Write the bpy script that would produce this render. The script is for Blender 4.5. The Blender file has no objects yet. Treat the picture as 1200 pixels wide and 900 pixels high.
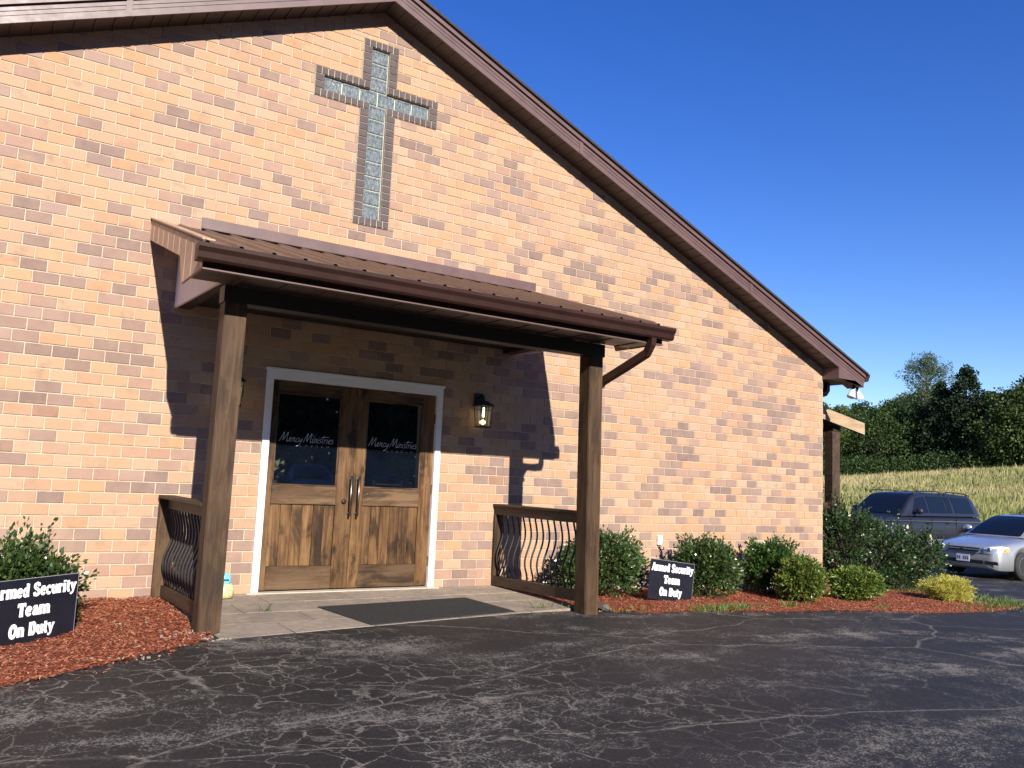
import bpy, bmesh, math, random
import numpy as np
from mathutils import Vector, Matrix, noise

random.seed(7); RNG = np.random.default_rng(7)
scene = bpy.context.scene
C = scene.collection

# ------------------------------------------------------------------ camera
CAMPOS = Vector((-2.408, -8.045, 1.119))
CF = Vector((0.5397, 0.8340, 0.1145)); CR = Vector((0.8360, -0.5470, 0.0440)); 
CF.normalize(); CR = (CR - CR.dot(CF) * CF).normalized(); CU = CR.cross(CF)
FPX = 993.0
cd = bpy.data.cameras.new('camera'); cam = bpy.data.objects.new('camera', cd); C.objects.link(cam)
cam.matrix_world = Matrix(((CR.x, CU.x, -CF.x, CAMPOS.x), (CR.y, CU.y, -CF.y, CAMPOS.y), (CR.z, CU.z, -CF.z, CAMPOS.z), (0, 0, 0, 1)))
cd.sensor_width = 36; cd.sensor_fit = 'HORIZONTAL'; cd.lens = 36 * FPX / 1200; cd.clip_end = 3000; cd.clip_start = .05
scene.camera = cam

def px(p):
    """world point -> pixel of a 1200x900 picture (only used to rank bricks by size in view)"""
    d = Vector(p) - CAMPOS; z = d.dot(CF)
    return 600 + FPX * d.dot(CR) / z, 450 - FPX * d.dot(CU) / z, z

# ------------------------------------------------------------------ light
SUN = Vector((0.17, 1.0, -0.485)).normalized()          # direction the light travels
elev = math.asin(-SUN.z); az = math.atan2(-SUN.x, -SUN.y)  # azimuth from +Y, clockwise
w = bpy.data.worlds.new('World'); scene.world = w; w.use_nodes = True
nt = w.node_tree; bg = nt.nodes['Background']
sky = nt.nodes.new('ShaderNodeTexSky'); sky.sky_type = 'NISHITA'; sky.sun_disc = False
sky.sun_elevation = elev; sky.sun_rotation = az; sky.air_density = 1.0; sky.dust_density = 0.0; sky.ozone_density = 3.0; sky.altitude = 300
hs_ = nt.nodes.new('ShaderNodeHueSaturation'); hs_.inputs['Saturation'].default_value = 1.32; hs_.inputs['Hue'].default_value = .523; hs_.inputs['Value'].default_value = 1.0
nt.links.new(sky.outputs[0], hs_.inputs['Color']); nt.links.new(hs_.outputs[0], bg.inputs[0]); bg.inputs[1].default_value = 0.10
sd = bpy.data.lights.new('sun', 'SUN'); sd.energy = 5.0; sd.angle = math.radians(.5); sd.color = (1.0, .93, .82)
so = bpy.data.objects.new('sun', sd); C.objects.link(so); so.rotation_euler = SUN.to_track_quat('-Z', 'Y').to_euler(); so.location = (-4, -30, 16)
scene.view_settings.view_transform = 'Standard'; scene.view_settings.look = 'None'; scene.view_settings.exposure = 0.85; scene.view_settings.gamma = 1
scene.cycles.max_bounces = 6; scene.cycles.diffuse_bounces = 3; scene.cycles.transparent_max_bounces = 6

# ------------------------------------------------------------------ ground heights
def lerp_tab(x, xs, ys):
    return float(np.interp(x, xs, ys))
SD = (math.cos(math.radians(31.5)), math.sin(math.radians(31.5)))
def g(x, y):
    z = lerp_tab(x, [-100, 2, 8.35, 17.5, 30], [-.03, -.03, -.24, -.60, -.66]) + .012 * max(min(y, 0), -5) + .03 * min(max(-10 - y, 0), 20)
    s = (x + 2.4) * SD[0] + (y + 8) * SD[1]; t = -(x + 2.4) * SD[1] + (y + 8) * SD[0]
    if s > 30:
        k = min((s - 30) / 8, 1.0)
        rise = .064 * max(s - 33, 0) * k
        z += rise - .075 * max(min(t, 60), -60) * min((s - 30) / 60, 1.0)
        if s > 60: z += .5 * noise.noise((x * .03, y * .03, 0))
    return z

# ------------------------------------------------------------------ node helpers
def newmat(name):
    m = bpy.data.materials.new(name); m.use_nodes = True
    n = m.node_tree; b = n.nodes['Principled BSDF']
    return m, n, b
def N(n, t, **kw):
    o = n.nodes.new(t)
    for k, v in kw.items():
        if k.startswith('i_'):
            key = k[2:]; key = int(key) if key.isdigit() else key.replace('_', ' ')
            o.inputs[key].default_value = v
        else: setattr(o, k, v)
    return o
def L(n, a, b): n.links.new(a, b)
def math_(n, op, a, b=None, c=None, clamp=False):
    o = n.nodes.new('ShaderNodeMath'); o.operation = op; o.use_clamp = clamp
    for i, v in enumerate((a, b, c)):
        if v is None: continue
        if isinstance(v, (int, float)): o.inputs[i].default_value = v
        else: L(n, v, o.inputs[i])
    return o.outputs[0]
def mix(n, f, a, b, mode='MIX'):
    o = n.nodes.new('ShaderNodeMix'); o.data_type = 'RGBA'; o.blend_type = mode
    for s, v in ((0, f), (6, a), (7, b)):
        if isinstance(v, (int, float)): o.inputs[s].default_value = v
        elif isinstance(v, tuple): o.inputs[s].default_value = v if len(v) == 4 else v + (1,)
        else: L(n, v, o.inputs[s])
    return o.outputs[2]
def ramp(n, f, stops, interp='LINEAR'):
    o = n.nodes.new('ShaderNodeValToRGB'); o.color_ramp.interpolation = interp
    e = o.color_ramp.elements
    while len(e) > 1: e.remove(e[-1])
    e[0].position = stops[0][0]; c = stops[0][1]; e[0].color = (c, c, c, 1) if isinstance(c, (int, float)) else c + (1,)
    for p_, c in stops[1:]:
        q = e.new(p_); q.color = (c, c, c, 1) if isinstance(c, (int, float)) else c + (1,)
    L(n, f, o.inputs[0]); return o.outputs[0]
def coords(n, kind='pos', scale=(1, 1, 1)):
    if kind == 'pos': src = n.nodes.new('ShaderNodeNewGeometry').outputs['Position']
    else: src = n.nodes.new('ShaderNodeTexCoord').outputs['Object']
    mp = n.nodes.new('ShaderNodeMapping'); mp.inputs['Scale'].default_value = scale; L(n, src, mp.inputs[0]); return mp.outputs[0]
def noise_(n, vec, scale, detail=4, rough=.55, dist=0):
    o = n.nodes.new('ShaderNodeTexNoise'); o.inputs['Scale'].default_value = scale; o.inputs['Detail'].default_value = detail
    o.inputs['Roughness'].default_value = rough; o.inputs['Distortion'].default_value = dist; L(n, vec, o.inputs['Vector']); return o.outputs[0]
def bump(n, b, h, strength=.3, dist=.01):
    o = n.nodes.new('ShaderNodeBump'); o.inputs['Strength'].default_value = strength; o.inputs['Distance'].default_value = dist
    L(n, h, o.inputs['Height']); L(n, o.outputs[0], b.inputs['Normal'])

def simple(name, col, rough=.6, metal=0., var=.12, vscale=6., bmp=0., spec=.5, bscale=60., kind='pos'):
    m, n, b = newmat(name)
    v = coords(n, kind); f = noise_(n, v, vscale, 5, .6)
    a = tuple(c * (1 - var) for c in col); d = tuple(min(c * (1 + var), 1) for c in col)
    L(n, mix(n, ramp(n, f, [(.3, 0.), (.7, 1.)]), a, d), b.inputs['Base Color'])
    r = math_(n, 'MULTIPLY_ADD', noise_(n, v, vscale * 3, 3), .25, rough - .12, clamp=True); L(n, r, b.inputs['Roughness'])
    b.inputs['Metallic'].default_value = metal; b.inputs['Specular IOR Level'].default_value = spec
    if bmp: bump(n, b, noise_(n, v, bscale, 4), bmp, .005)
    return m

BW, BH, JT = .2032, .1016, .0095      # brick pitch, course pitch, joint
LX0 = -19.944 * .1016                 # lattice origin: X of joint u=0 (odd rows); rows go down from Z = 19.104 * .1016
LZ0 = 19.104 * .1016
def brick_mat():
    m, n, b = newmat('brick_clay')
    pos = n.nodes.new('ShaderNodeNewGeometry').outputs['Position']
    sx = n.nodes.new('ShaderNodeSeparateXYZ'); L(n, pos, sx.inputs[0])
    row = math_(n, 'ROUND', math_(n, 'DIVIDE', math_(n, 'SUBTRACT', LZ0, sx.outputs[2]), BH))
    par = math_(n, 'MULTIPLY', math_(n, 'FRACT', math_(n, 'MULTIPLY', math_(n, 'ABSOLUTE', math_(n, 'SUBTRACT', row, 1)), .5)), 1.0)
    u = math_(n, 'FLOOR', math_(n, 'ADD', math_(n, 'DIVIDE', math_(n, 'SUBTRACT', sx.outputs[0], LX0), BW), par))
    cb = n.nodes.new('ShaderNodeCombineXYZ'); L(n, u, cb.inputs[0]); L(n, row, cb.inputs[1])
    wn = n.nodes.new('ShaderNodeTexWhiteNoise'); L(n, cb.outputs[0], wn.inputs['Vector'])
    rnd = wn.outputs[0]; sc = n.nodes.new('ShaderNodeSeparateColor'); L(n, wn.outputs[1], sc.inputs[0])
    lowv = n.nodes.new('ShaderNodeVectorMath'); lowv.operation = 'MULTIPLY'; L(n, cb.outputs[0], lowv.inputs[0]); lowv.inputs[1].default_value = (.23, .21, 1)
    low = noise_(n, lowv.outputs[0], 1.0, 2, .6)
    # share of dark bricks grows towards the ground and in loose clusters
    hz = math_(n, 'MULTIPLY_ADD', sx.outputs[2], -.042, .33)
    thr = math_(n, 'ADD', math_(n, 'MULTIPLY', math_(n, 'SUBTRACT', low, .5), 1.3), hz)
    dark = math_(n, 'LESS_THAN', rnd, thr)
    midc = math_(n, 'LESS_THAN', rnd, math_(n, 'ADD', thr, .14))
    # inside variation
    fine = noise_(n, pos, 9, 3, .6); grit = noise_(n, pos, 150, 3, .7)
    light = ramp(n, sc.outputs[0], [(0, (.40, .275, .172)), (.25, (.43, .278, .155)), (.5, (.39, .250, .155)), (.72, (.41, .290, .196)), (.88, (.42, .240, .128)), (1, (.36, .232, .160))])
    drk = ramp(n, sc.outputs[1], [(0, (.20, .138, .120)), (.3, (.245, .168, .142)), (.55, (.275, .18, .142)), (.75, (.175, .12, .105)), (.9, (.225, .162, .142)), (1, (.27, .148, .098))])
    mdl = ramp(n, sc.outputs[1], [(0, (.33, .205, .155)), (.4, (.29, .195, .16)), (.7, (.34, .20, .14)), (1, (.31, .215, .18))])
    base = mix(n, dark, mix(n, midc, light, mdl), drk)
    flash = ramp(n, noise_(n, pos, 5.5, 3, .7), [(.52, 0.), (.68, .55)])
    base = mix(n, math_(n, 'MULTIPLY', flash, math_(n, 'GREATER_THAN', sc.outputs[2], .45)), base, (.25, .165, .13))
    base = mix(n, ramp(n, fine, [(.35, 0.), (.7, .22)]), base, (.43, .30, .22))
    base = mix(n, ramp(n, grit, [(.3, .28), (.55, 0.)]), base, (.17, .10, .07))
    stv = coords(n, 'pos', (7, 7, 34)); streak = noise_(n, stv, 1.0, 4, .7)
    base = mix(n, ramp(n, streak, [(.54, 0.), (.70, .30)]), base, (.27, .17, .12))
    base = mix(n, ramp(n, noise_(n, pos, 1.1, 5, .65), [(.35, .16), (.5, 0.)]), base, (.30, .20, .16))
    base = mix(n, ramp(n, noise_(n, pos, 1.7, 4, .6), [(.55, 0.), (.72, .22)]), base, (.50, .33, .20))
    speck = noise_(n, pos, 62, 2, .5); base = mix(n, ramp(n, speck, [(.68, 0.), (.74, .5)]), base, (.13, .08, .06))
    L(n, base, b.inputs['Base Color']); b.inputs['Roughness'].default_value = .85; b.inputs['Specular IOR Level'].default_value = .25
    h = math_(n, 'ADD', noise_(n, pos, 90, 4, .7), math_(n, 'MULTIPLY', fine, .6)); bump(n, b, h, .6, .005)
    return m

def wood(name, cols, axis, scale=1.0, rough=.6, knots=.5, kind='obj', bmp=.4):
    m, n, b = newmat(name)
    s = [26, 26, 26]; s[axis] = 1.5
    info = n.nodes.new('ShaderNodeObjectInfo')
    base = coords(n, kind, tuple(v * scale for v in s))
    off = n.nodes.new('ShaderNodeVectorMath'); off.operation = 'ADD'; L(n, base, off.inputs[0])
    rv = math_(n, 'MULTIPLY', info.outputs['Random'], 60.); cb = n.nodes.new('ShaderNodeCombineXYZ'); L(n, rv, cb.inputs[0]); L(n, rv, cb.inputs[2]); L(n, cb.outputs[0], off.inputs[1])
    grain = noise_(n, off.outputs[0], 1.0, 6, .65, 1.2)
    k1 = [4.5, 4.5, 4.5]; k1[axis] = 1.6
    c2 = coords(n, kind, tuple(v * scale for v in k1)); off2 = n.nodes.new('ShaderNodeVectorMath'); off2.operation = 'ADD'; L(n, c2, off2.inputs[0]); L(n, cb.outputs[0], off2.inputs[1])
    blot = noise_(n, off2.outputs[0], 1.3, 4, .65, .8)
    col = ramp(n, grain, [(.30, cols[0]), (.48, cols[1]), (.66, cols[2])])
    col = mix(n, ramp(n, blot, [(.50, 0.), (.62, knots)]), col, tuple(c * .30 for c in cols[0]), 'MIX')
    col = mix(n, ramp(n, blot, [(.34, .55), (.46, 0.)]), col, cols[2])
    # knots: dark round eyes drawn out a little along the grain
    k2 = [7., 7., 7.]; k2[axis] = 3.2
    c3 = coords(n, kind, tuple(v * scale for v in k2)); off3 = n.nodes.new('ShaderNodeVectorMath'); off3.operation = 'ADD'; L(n, c3, off3.inputs[0]); L(n, cb.outputs[0], off3.inputs[1])
    vk = n.nodes.new('ShaderNodeTexVoronoi'); vk.inputs['Scale'].default_value = .8; L(n, off3.outputs[0], vk.inputs['Vector'])
    kd = math_(n, 'ADD', vk.outputs['Distance'], math_(n, 'MULTIPLY', grain, .12))
    col = mix(n, ramp(n, kd, [(.10, min(1., knots * 1.1)), (.19, 0.)]), col, tuple(c * .25 for c in cols[0]))
    hv = math_(n, 'MULTIPLY_ADD', info.outputs['Random'], .5, .75)
    hs = n.nodes.new('ShaderNodeHueSaturation'); L(n, hv, hs.inputs['Value']); L(n, col, hs.inputs['Color']); L(n, hs.outputs[0], b.inputs['Base Color'])
    b.inputs['Roughness'].default_value = rough; b.inputs['Specular IOR Level'].default_value = .35
    bump(n, b, grain, bmp, .003)
    return m

def leafmat(name, c1, c2, tip, rough=.42, trans=.25, tipw=.18, spec=.5):
    m, n, b = newmat(name)
    ge = n.nodes.new('ShaderNodeNewGeometry')
    rpi = ge.outputs['Random Per Island']
    f = noise_(n, ge.outputs['Position'], 1.7, 3, .6)
    col = ramp(n, rpi, [(0, c1), (.55, c2), (1 - tipw, c2), (1, tip)])
    col = mix(n, ramp(n, f, [(.35, .45), (.6, 0.)]), col, c1)
    L(n, col, b.inputs['Base Color']); b.inputs['Roughness'].default_value = rough; b.inputs['Specular IOR Level'].default_value = spec
    if trans > 0:
        tr = n.nodes.new('ShaderNodeBsdfTranslucent'); L(n, mix(n, .5, col, tip), tr.inputs[0])
        ms = n.nodes.new('ShaderNodeMixShader'); ms.inputs[0].default_value = trans
        L(n, b.outputs[0], ms.inputs[1]); L(n, tr.outputs[0], ms.inputs[2]); L(n, ms.outputs[0], n.nodes['Material Output'].inputs[0])
    return m

def asphalt_mat():
    m, n, b = newmat('asphalt_sealed')
    pos = coords(n, 'pos', (1, 1, 1))
    rot = n.nodes.new('ShaderNodeMapping'); rot.inputs['Rotation'].default_value = (0, 0, math.radians(-27)); rot.inputs['Scale'].default_value = (.55, 1.3, 1)
    L(n, pos, rot.inputs[0]); wv = rot.outputs[0]
    def distort(base, sc, amt, det=5):
        dn = n.nodes.new('ShaderNodeTexNoise'); dn.inputs['Scale'].default_value = sc; dn.inputs['Detail'].default_value = det; dn.inputs['Roughness'].default_value = .7; L(n, pos, dn.inputs['Vector'])
        dv = n.nodes.new('ShaderNodeVectorMath'); dv.operation = 'MULTIPLY_ADD'; L(n, dn.outputs[1], dv.inputs[0]); dv.inputs[1].default_value = (amt, amt, 0); L(n, base, dv.inputs[2]); return dv.outputs[0]
    dv = distort(distort(wv, .8, .45, 2), 6.5, .085, 6)
    broken = noise_(n, pos, 4.5, 5, .75)
    iso = distort(distort(pos, 1.3, .55, 3), 7., .16, 7)
    def crack(scale, wdt, vec):
        v = n.nodes.new('ShaderNodeTexVoronoi'); v.feature = 'DISTANCE_TO_EDGE'; v.inputs['Scale'].default_value = scale; L(n, vec, v.inputs['Vector'])
        dd = math_(n, 'MULTIPLY_ADD', math_(n, 'SUBTRACT', broken, .5), wdt * 3.2, v.outputs['Distance'])
        return ramp(n, dd, [(0, 1.), (wdt * .35, .8), (wdt, 0.)])
    big = crack(.38, .0055, dv); small = crack(4.6, .030, iso); mid = crack(1.7, .013, iso)
    sx = n.nodes.new('ShaderNodeSeparateXYZ'); L(n, pos, sx.inputs[0])
    area = noise_(n, wv, .55, 3, .6); area2 = noise_(n, distort(wv, .7, .6, 3), 1.0, 7, .70, .3); area3 = noise_(n, pos, .30, 4, .6)
    leftness = ramp(n, math_(n, 'MULTIPLY_ADD', sx.outputs[0], -.17, .58), [(.18, .10), (.55, 1.)])      # the pavement is broken up most on the left
    smallm = math_(n, 'MULTIPLY', math_(n, 'MULTIPLY', small, ramp(n, area, [(.39, 0.), (.49, 1.)])), leftness)
    grain = noise_(n, pos, 80, 2, .7); grain2 = noise_(n, pos, 30, 4, .8)
    patchy = math_(n, 'ADD', math_(n, 'MULTIPLY', area2, .66), math_(n, 'MULTIPLY', broken, .34))
    wearA = ramp(n, patchy, [(.46, 0.), (.56, .45), (.66, 1.)])
    sp = math_(n, 'ADD', math_(n, 'MULTIPLY', grain, .6), math_(n, 'MULTIPLY', grain2, .4))
    # a grain shows where the wear is strong enough to reach it: speckle, not smear
    wear = ramp(n, math_(n, 'ADD', sp, math_(n, 'MULTIPLY', wearA, .27)), [(.625, 0.), (.675, 1.)])
    base = ramp(n, noise_(n, pos, .7, 5, .6), [(.3, (.0150, .0140, .0138)), (.55, (.0215, .0200, .0195)), (.75, (.031, .029, .028))])
    base = mix(n, ramp(n, grain2, [(.3, .5), (.5, 0.)]), base, (.010, .010, .011))
    base = mix(n, math_(n, 'MULTIPLY', wearA, .09), base, (.13, .12, .108))
    base = mix(n, math_(n, 'MULTIPLY', wear, ramp(n, area3, [(.3, .55), (.7, 1.)])), base, (.20, .183, .16))
    midm = math_(n, 'MULTIPLY', math_(n, 'MULTIPLY', mid, ramp(n, noise_(n, wv, .6, 3), [(.46, 0.), (.54, .95)])), ramp(n, leftness, [(.1, .45), (1., 1.)]))
    bigm = math_(n, 'MULTIPLY', big, ramp(n, broken, [(.3, .1), (.55, .9)]))
    cr = math_(n, 'MULTIPLY', math_(n, 'MAXIMUM', math_(n, 'MAXIMUM', bigm, midm), smallm), ramp(n, broken, [(.36, .2), (.50, 1.)]))
    base = mix(n, math_(n, 'MULTIPLY', cr, ramp(n, grain, [(.35, .45), (.55, 1.)]), clamp=True), base, (.25, .225, .19))
    L(n, base, b.inputs['Base Color'])
    L(n, math_(n, 'MULTIPLY_ADD', wear, .25, .66), b.inputs['Roughness']); b.inputs['Specular IOR Level'].default_value = .28
    h = math_(n, 'SUBTRACT', math_(n, 'ADD', math_(n, 'MULTIPLY', grain, .8), grain2), math_(n, 'MULTIPLY', cr, 1.2)); bump(n, b, h, .6, .010)
    return m

def terrain_mat():
    m, n, b = newmat('field_soil')
    pos = coords(n); f = noise_(n, pos, .25, 5, .6); f2 = noise_(n, pos, 3., 5, .7)
    c = ramp(n, f, [(.3, (.14, .13, .04)), (.5, (.24, .20, .08)), (.7, (.33, .27, .12))])
    c = mix(n, ramp(n, f2, [(.35, .5), (.6, 0.)]), c, (.09, .10, .03)); L(n, c, b.inputs['Base Color']); b.inputs['Roughness'].default_value = .95
    bump(n, b, f2, .6, .1)
    return m

def concrete_mat():
    m, n, b = newmat('stamped_concrete')
    pos = coords(n); info = n.nodes.new('ShaderNodeObjectInfo')
    f = noise_(n, pos, 2.2, 6, .65, .4); f2 = noise_(n, pos, 16, 5, .7); f3 = noise_(n, pos, 120, 3, .7)
    c = ramp(n, f, [(.28, (.20, .165, .135)), (.5, (.30, .235, .175)), (.72, (.36, .29, .22))])
    c = mix(n, ramp(n, f2, [(.42, 0.), (.62, .65)]), c, (.17, .155, .14))
    c = mix(n, ramp(n, f3, [(.3, .35), (.5, 0.)]), c, (.2, .16, .12))
    hs = n.nodes.new('ShaderNodeHueSaturation'); L(n, math_(n, 'MULTIPLY_ADD', info.outputs['Random'], .22, .89), hs.inputs['Value']); L(n, c, hs.inputs['Color'])
    L(n, hs.outputs[0], b.inputs['Base Color']); b.inputs['Roughness'].default_value = .85
    bump(n, b, math_(n, 'ADD', f2, math_(n, 'MULTIPLY', f3, .4)), .5, .01)
    return m

M = {}
M['brick'] = brick_mat()
M['mortar'] = simple('mortar_cream', (.45, .375, .285), .9, var=.16, vscale=9, bmp=.4, bscale=140, spec=.2)
M['cross_brick'] = simple('brick_grey_brown', (.088, .068, .068), .75, var=.18, vscale=9, bmp=.35, bscale=120, spec=.3)
M['foundation'] = simple('foundation_cement', (.46, .40, .33), .9, var=.12, vscale=8, bmp=.4, spec=.2)
M['brown_metal'] = simple('brown_painted_metal', (.030, .0125, .0095), .45, var=.17, vscale=4, spec=.3, bmp=.10, bscale=3.5)
M['fascia'] = simple('fascia_aluminium', (.105, .060, .056), .46, var=.17, vscale=4, spec=.6, bmp=.10, bscale=3.5)
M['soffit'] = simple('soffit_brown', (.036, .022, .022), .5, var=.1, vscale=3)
M['roof_metal'] = simple('roof_sheet_brown', (.115, .064, .042), .5, var=.17, vscale=4, spec=.5, bmp=.10, bscale=3.5)
M['tan_metal'] = simple('tan_trim_metal', (.43, .275, .185), .5, var=.17, vscale=4, spec=.45, bmp=.10, bscale=3.5)
M['tan_light'] = simple('taupe_panel', (.72, .66, .64), .55, var=.05, vscale=4)
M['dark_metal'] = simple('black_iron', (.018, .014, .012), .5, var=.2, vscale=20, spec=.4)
M['shingle'] = simple('dark_shingle', (.035, .03, .035), .85, var=.3, vscale=20, bmp=.6)
M['white_trim'] = simple('white_door_trim', (.80, .80, .80), .45, var=.03, vscale=5)
M['post_wood'] = wood('weathered_post_wood', [(.019, .0092, .0038), (.046, .0235, .0098), (.082, .046, .021)], 2, 1.0, .7, .45, 'obj')
M['rail_wood'] = wood('dark_stained_rail_wood', [(.024, .013, .009), (.042, .025, .016), (.075, .048, .031)], 1, 1.0, .6, .3, 'obj')
M['door_v'] = wood('knotty_door_wood', [(.044, .019, .0065), (.104, .051, .018), (.180, .101, .043)], 2, .8, .5, .8, 'obj')
M['door_h'] = wood('knotty_door_rail_wood', [(.040, .020, .009), (.078, .042, .019), (.125, .076, .041)], 0, .75, .5, .75, 'obj')
M['new_wood'] = wood('fresh_cedar_fascia', [(.30, .20, .115), (.39, .275, .165), (.46, .34, .22)], 0, .8, .6, .2, 'obj')
M['asphalt'] = asphalt_mat()
M['concrete'] = concrete_mat()
M['field'] = terrain_mat()
M['mulch_base'] = simple('mulch_dark', (.19, .046, .020), .95, var=.45, vscale=30, bmp=1.0, bscale=70, spec=.15)
M['bark'] = simple('bark', (.075, .055, .04), .9, var=.35, vscale=10, bmp=.6)
M['steel'] = simple('brushed_steel', (.20, .185, .17), .38, metal=1., var=.15)
M['white_print'] = simple('white_vinyl_print', (.88, .88, .90), .55, var=.02)
M['black_board'] = simple('black_corrugated_plastic', (.010, .011, .018), .38, var=.25, vscale=9, spec=.4)
M['lawn'] = leafmat('lawn_blades', (.05, .10, .015), (.10, .17, .03), (.28, .26, .08), .6, .2, .2)

def glass_dark():
    m, n, b = newmat('door_glass')
    pos = coords(n); f = noise_(n, pos, 3, 5, .6); d = noise_(n, pos, 30, 4, .7)
    L(n, mix(n, ramp(n, math_(n, 'MULTIPLY_ADD', d, .4, math_(n, 'MULTIPLY', f, .6)), [(.35, 0.), (.7, 1.)]), (.0015, .0025, .005), (.005, .008, .015)), b.inputs['Base Color'])
    b.inputs['Roughness'].default_value = .015; b.inputs['IOR'].default_value = 1.9
    return m
M['glass'] = glass_dark()
def glassblock():
    m, n, b = newmat('glass_block')
    pos = coords(n, 'pos', (1, 1, 1))
    rot = n.nodes.new('ShaderNodeMapping'); rot.inputs['Rotation'].default_value = (0, math.radians(35), 0); rot.inputs['Scale'].default_value = (90, 30, 22); L(n, pos, rot.inputs[0])
    f = noise_(n, rot.outputs[0], 1., 3, .6, .8)
    L(n, ramp(n, f, [(.3, (.060, .072, .080)), (.50, (.125, .145, .150)), (.72, (.26, .285, .28))]), b.inputs['Base Color'])
    b.inputs['Roughness'].default_value = .22; b.inputs['Specular IOR Level'].default_value = .5
    bump(n, b, f, .4, .004); return m
M['glass_block'] = glassblock()
M['block_joint'] = simple('glass_block_joint', (.50, .52, .42), .7, var=.06)

# ------------------------------------------------------------------ mesh helpers
class MB:
    def __init__(s): s.v = []; s.f = []; s.sm = []
    def add(s, vs, fs, smooth=False):
        o = len(s.v); s.v += [tuple(v) for v in vs]; s.f += [tuple(i + o for i in f) for f in fs]; s.sm += [smooth] * len(fs); return s
    def box(s, x0, x1, y0, y1, z0, z1):
        return s.add([(x0, y0, z0), (x1, y0, z0), (x1, y1, z0), (x0, y1, z0), (x0, y0, z1), (x1, y0, z1), (x1, y1, z1), (x0, y1, z1)],
                     [(0, 3, 2, 1), (4, 5, 6, 7), (0, 1, 5, 4), (1, 2, 6, 5), (2, 3, 7, 6), (3, 0, 4, 7)])
    def cbox(s, x0, x1, y0, y1, z0, z1, c=.004):
        """box with its four long edges and ends chamfered (all 12 edges)"""
        bm = bmesh.new(); bmesh.ops.create_cube(bm, size=1)
        for v in bm.verts: v.co = Vector(((x0 + x1) / 2 + v.co.x * (x1 - x0), (y0 + y1) / 2 + v.co.y * (y1 - y0), (z0 + z1) / 2 + v.co.z * (z1 - z0)))
        bmesh.ops.bevel(bm, geom=list(bm.edges), offset=c, segments=1, affect='EDGES')
        bm.verts.index_update(); s.add([v.co[:] for v in bm.verts], [[v.index for v in f.verts] for f in bm.faces]); bm.free(); return s
    def hexa(s, p):
        """8 corners: bottom 4 (ccw from above) then top 4"""
        return s.add(p, [(0, 3, 2, 1), (4, 5, 6, 7), (0, 1, 5, 4), (1, 2, 6, 5), (2, 3, 7, 6), (3, 0, 4, 7)])
    def prism(s, poly, axis, a, b):
        """2D polygon extruded along axis from a to b; poly given in the two other axes in cyclic order"""
        def P(u, v, w):
            return {0: (w, u, v), 1: (u, w, v), 2: (u, v, w)}[axis]
        n = len(poly); vs = [P(u, v, a) for u, v in poly] + [P(u, v, b) for u, v in poly]
        fs = [tuple(range(n))[::-1], tuple(range(n, 2 * n))] + [(i, (i + 1) % n, n + (i + 1) % n, n + i) for i in range(n)]
        return s.add(vs, fs)
    def tube(s, pts, r, seg=8, cap=True, smooth=True, sq=None):
        pts = [Vector(p) for p in pts]; n = len(pts); rs = r if isinstance(r, (list, tuple)) else [r] * n
        o = len(s.v); up = None
        for i, p in enumerate(pts):
            d = ((pts[min(i + 1, n - 1)] - pts[max(i - 1, 0)])).normalized()
            if up is None: up = Vector((0, 0, 1)) if abs(d.z) < .9 else Vector((1, 0, 0))
            a = up - up.dot(d) * d
            if a.length < 1e-4: a = d.orthogonal()
            a.normalize(); b = d.cross(a); up = a
            for k in range(seg):
                t = 2 * math.pi * (k + (.5 if sq else 0)) / seg
                ca, sb = math.cos(t), math.sin(t)
                if sq: ca, sb = (1 if ca > 0 else -1) * sq[0], (1 if sb > 0 else -1) * sq[1]; v = p + a * ca + b * sb
                else: v = p + (a * ca + b * sb) * rs[i]
                s.v.append(v[:])
        for i in range(n - 1):
            for k in range(seg):
                k2 = (k + 1) % seg; s.f.append((o + i * seg + k, o + i * seg + k2, o + (i + 1) * seg + k2, o + (i + 1) * seg + k)); s.sm.append(smooth and not sq)
        if cap:
            s.f.append(tuple(o + k for k in range(seg))[::-1]); s.f.append(tuple(o + (n - 1) * seg + k for k in range(seg))); s.sm += [False, False]
        return s
    def lathe(s, prof, cx=0, cy=0, seg=20, axis=2):
        o = len(s.v); n = len(prof)
        for r, z in prof:
            for k in range(seg):
                t = 2 * math.pi * k / seg; x, y = r * math.cos(t), r * math.sin(t)
                s.v.append({2: (cx + x, cy + y, z), 1: (cx + x, z, cy + y), 0: (z, cx + x, cy + y)}[axis])
        for i in range(n - 1):
            for k in range(seg):
                k2 = (k + 1) % seg; s.f.append((o + i * seg + k, o + i * seg + k2, o + (i + 1) * seg + k2, o + (i + 1) * seg + k)); s.sm.append(True)
        s.f.append(tuple(o + k for k in range(seg))); s.f.append(tuple(o + (n - 1) * seg + k for k in range(seg))); s.sm += [False, False]
        return s
    def mesh(s, name, fix=True):
        me = bpy.data.meshes.new(name); me.from_pydata(s.v, [], s.f); me.polygons.foreach_set('use_smooth', s.sm)
        if fix:
            bm = bmesh.new(); bm.from_mesh(me); bmesh.ops.recalc_face_normals(bm, faces=bm.faces); bm.to_mesh(me); bm.free()
        me.update(); return me
    def build(s, name, m, parent=None, fix=True):
        return link(name, s.mesh(name, fix), m, parent)

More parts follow.
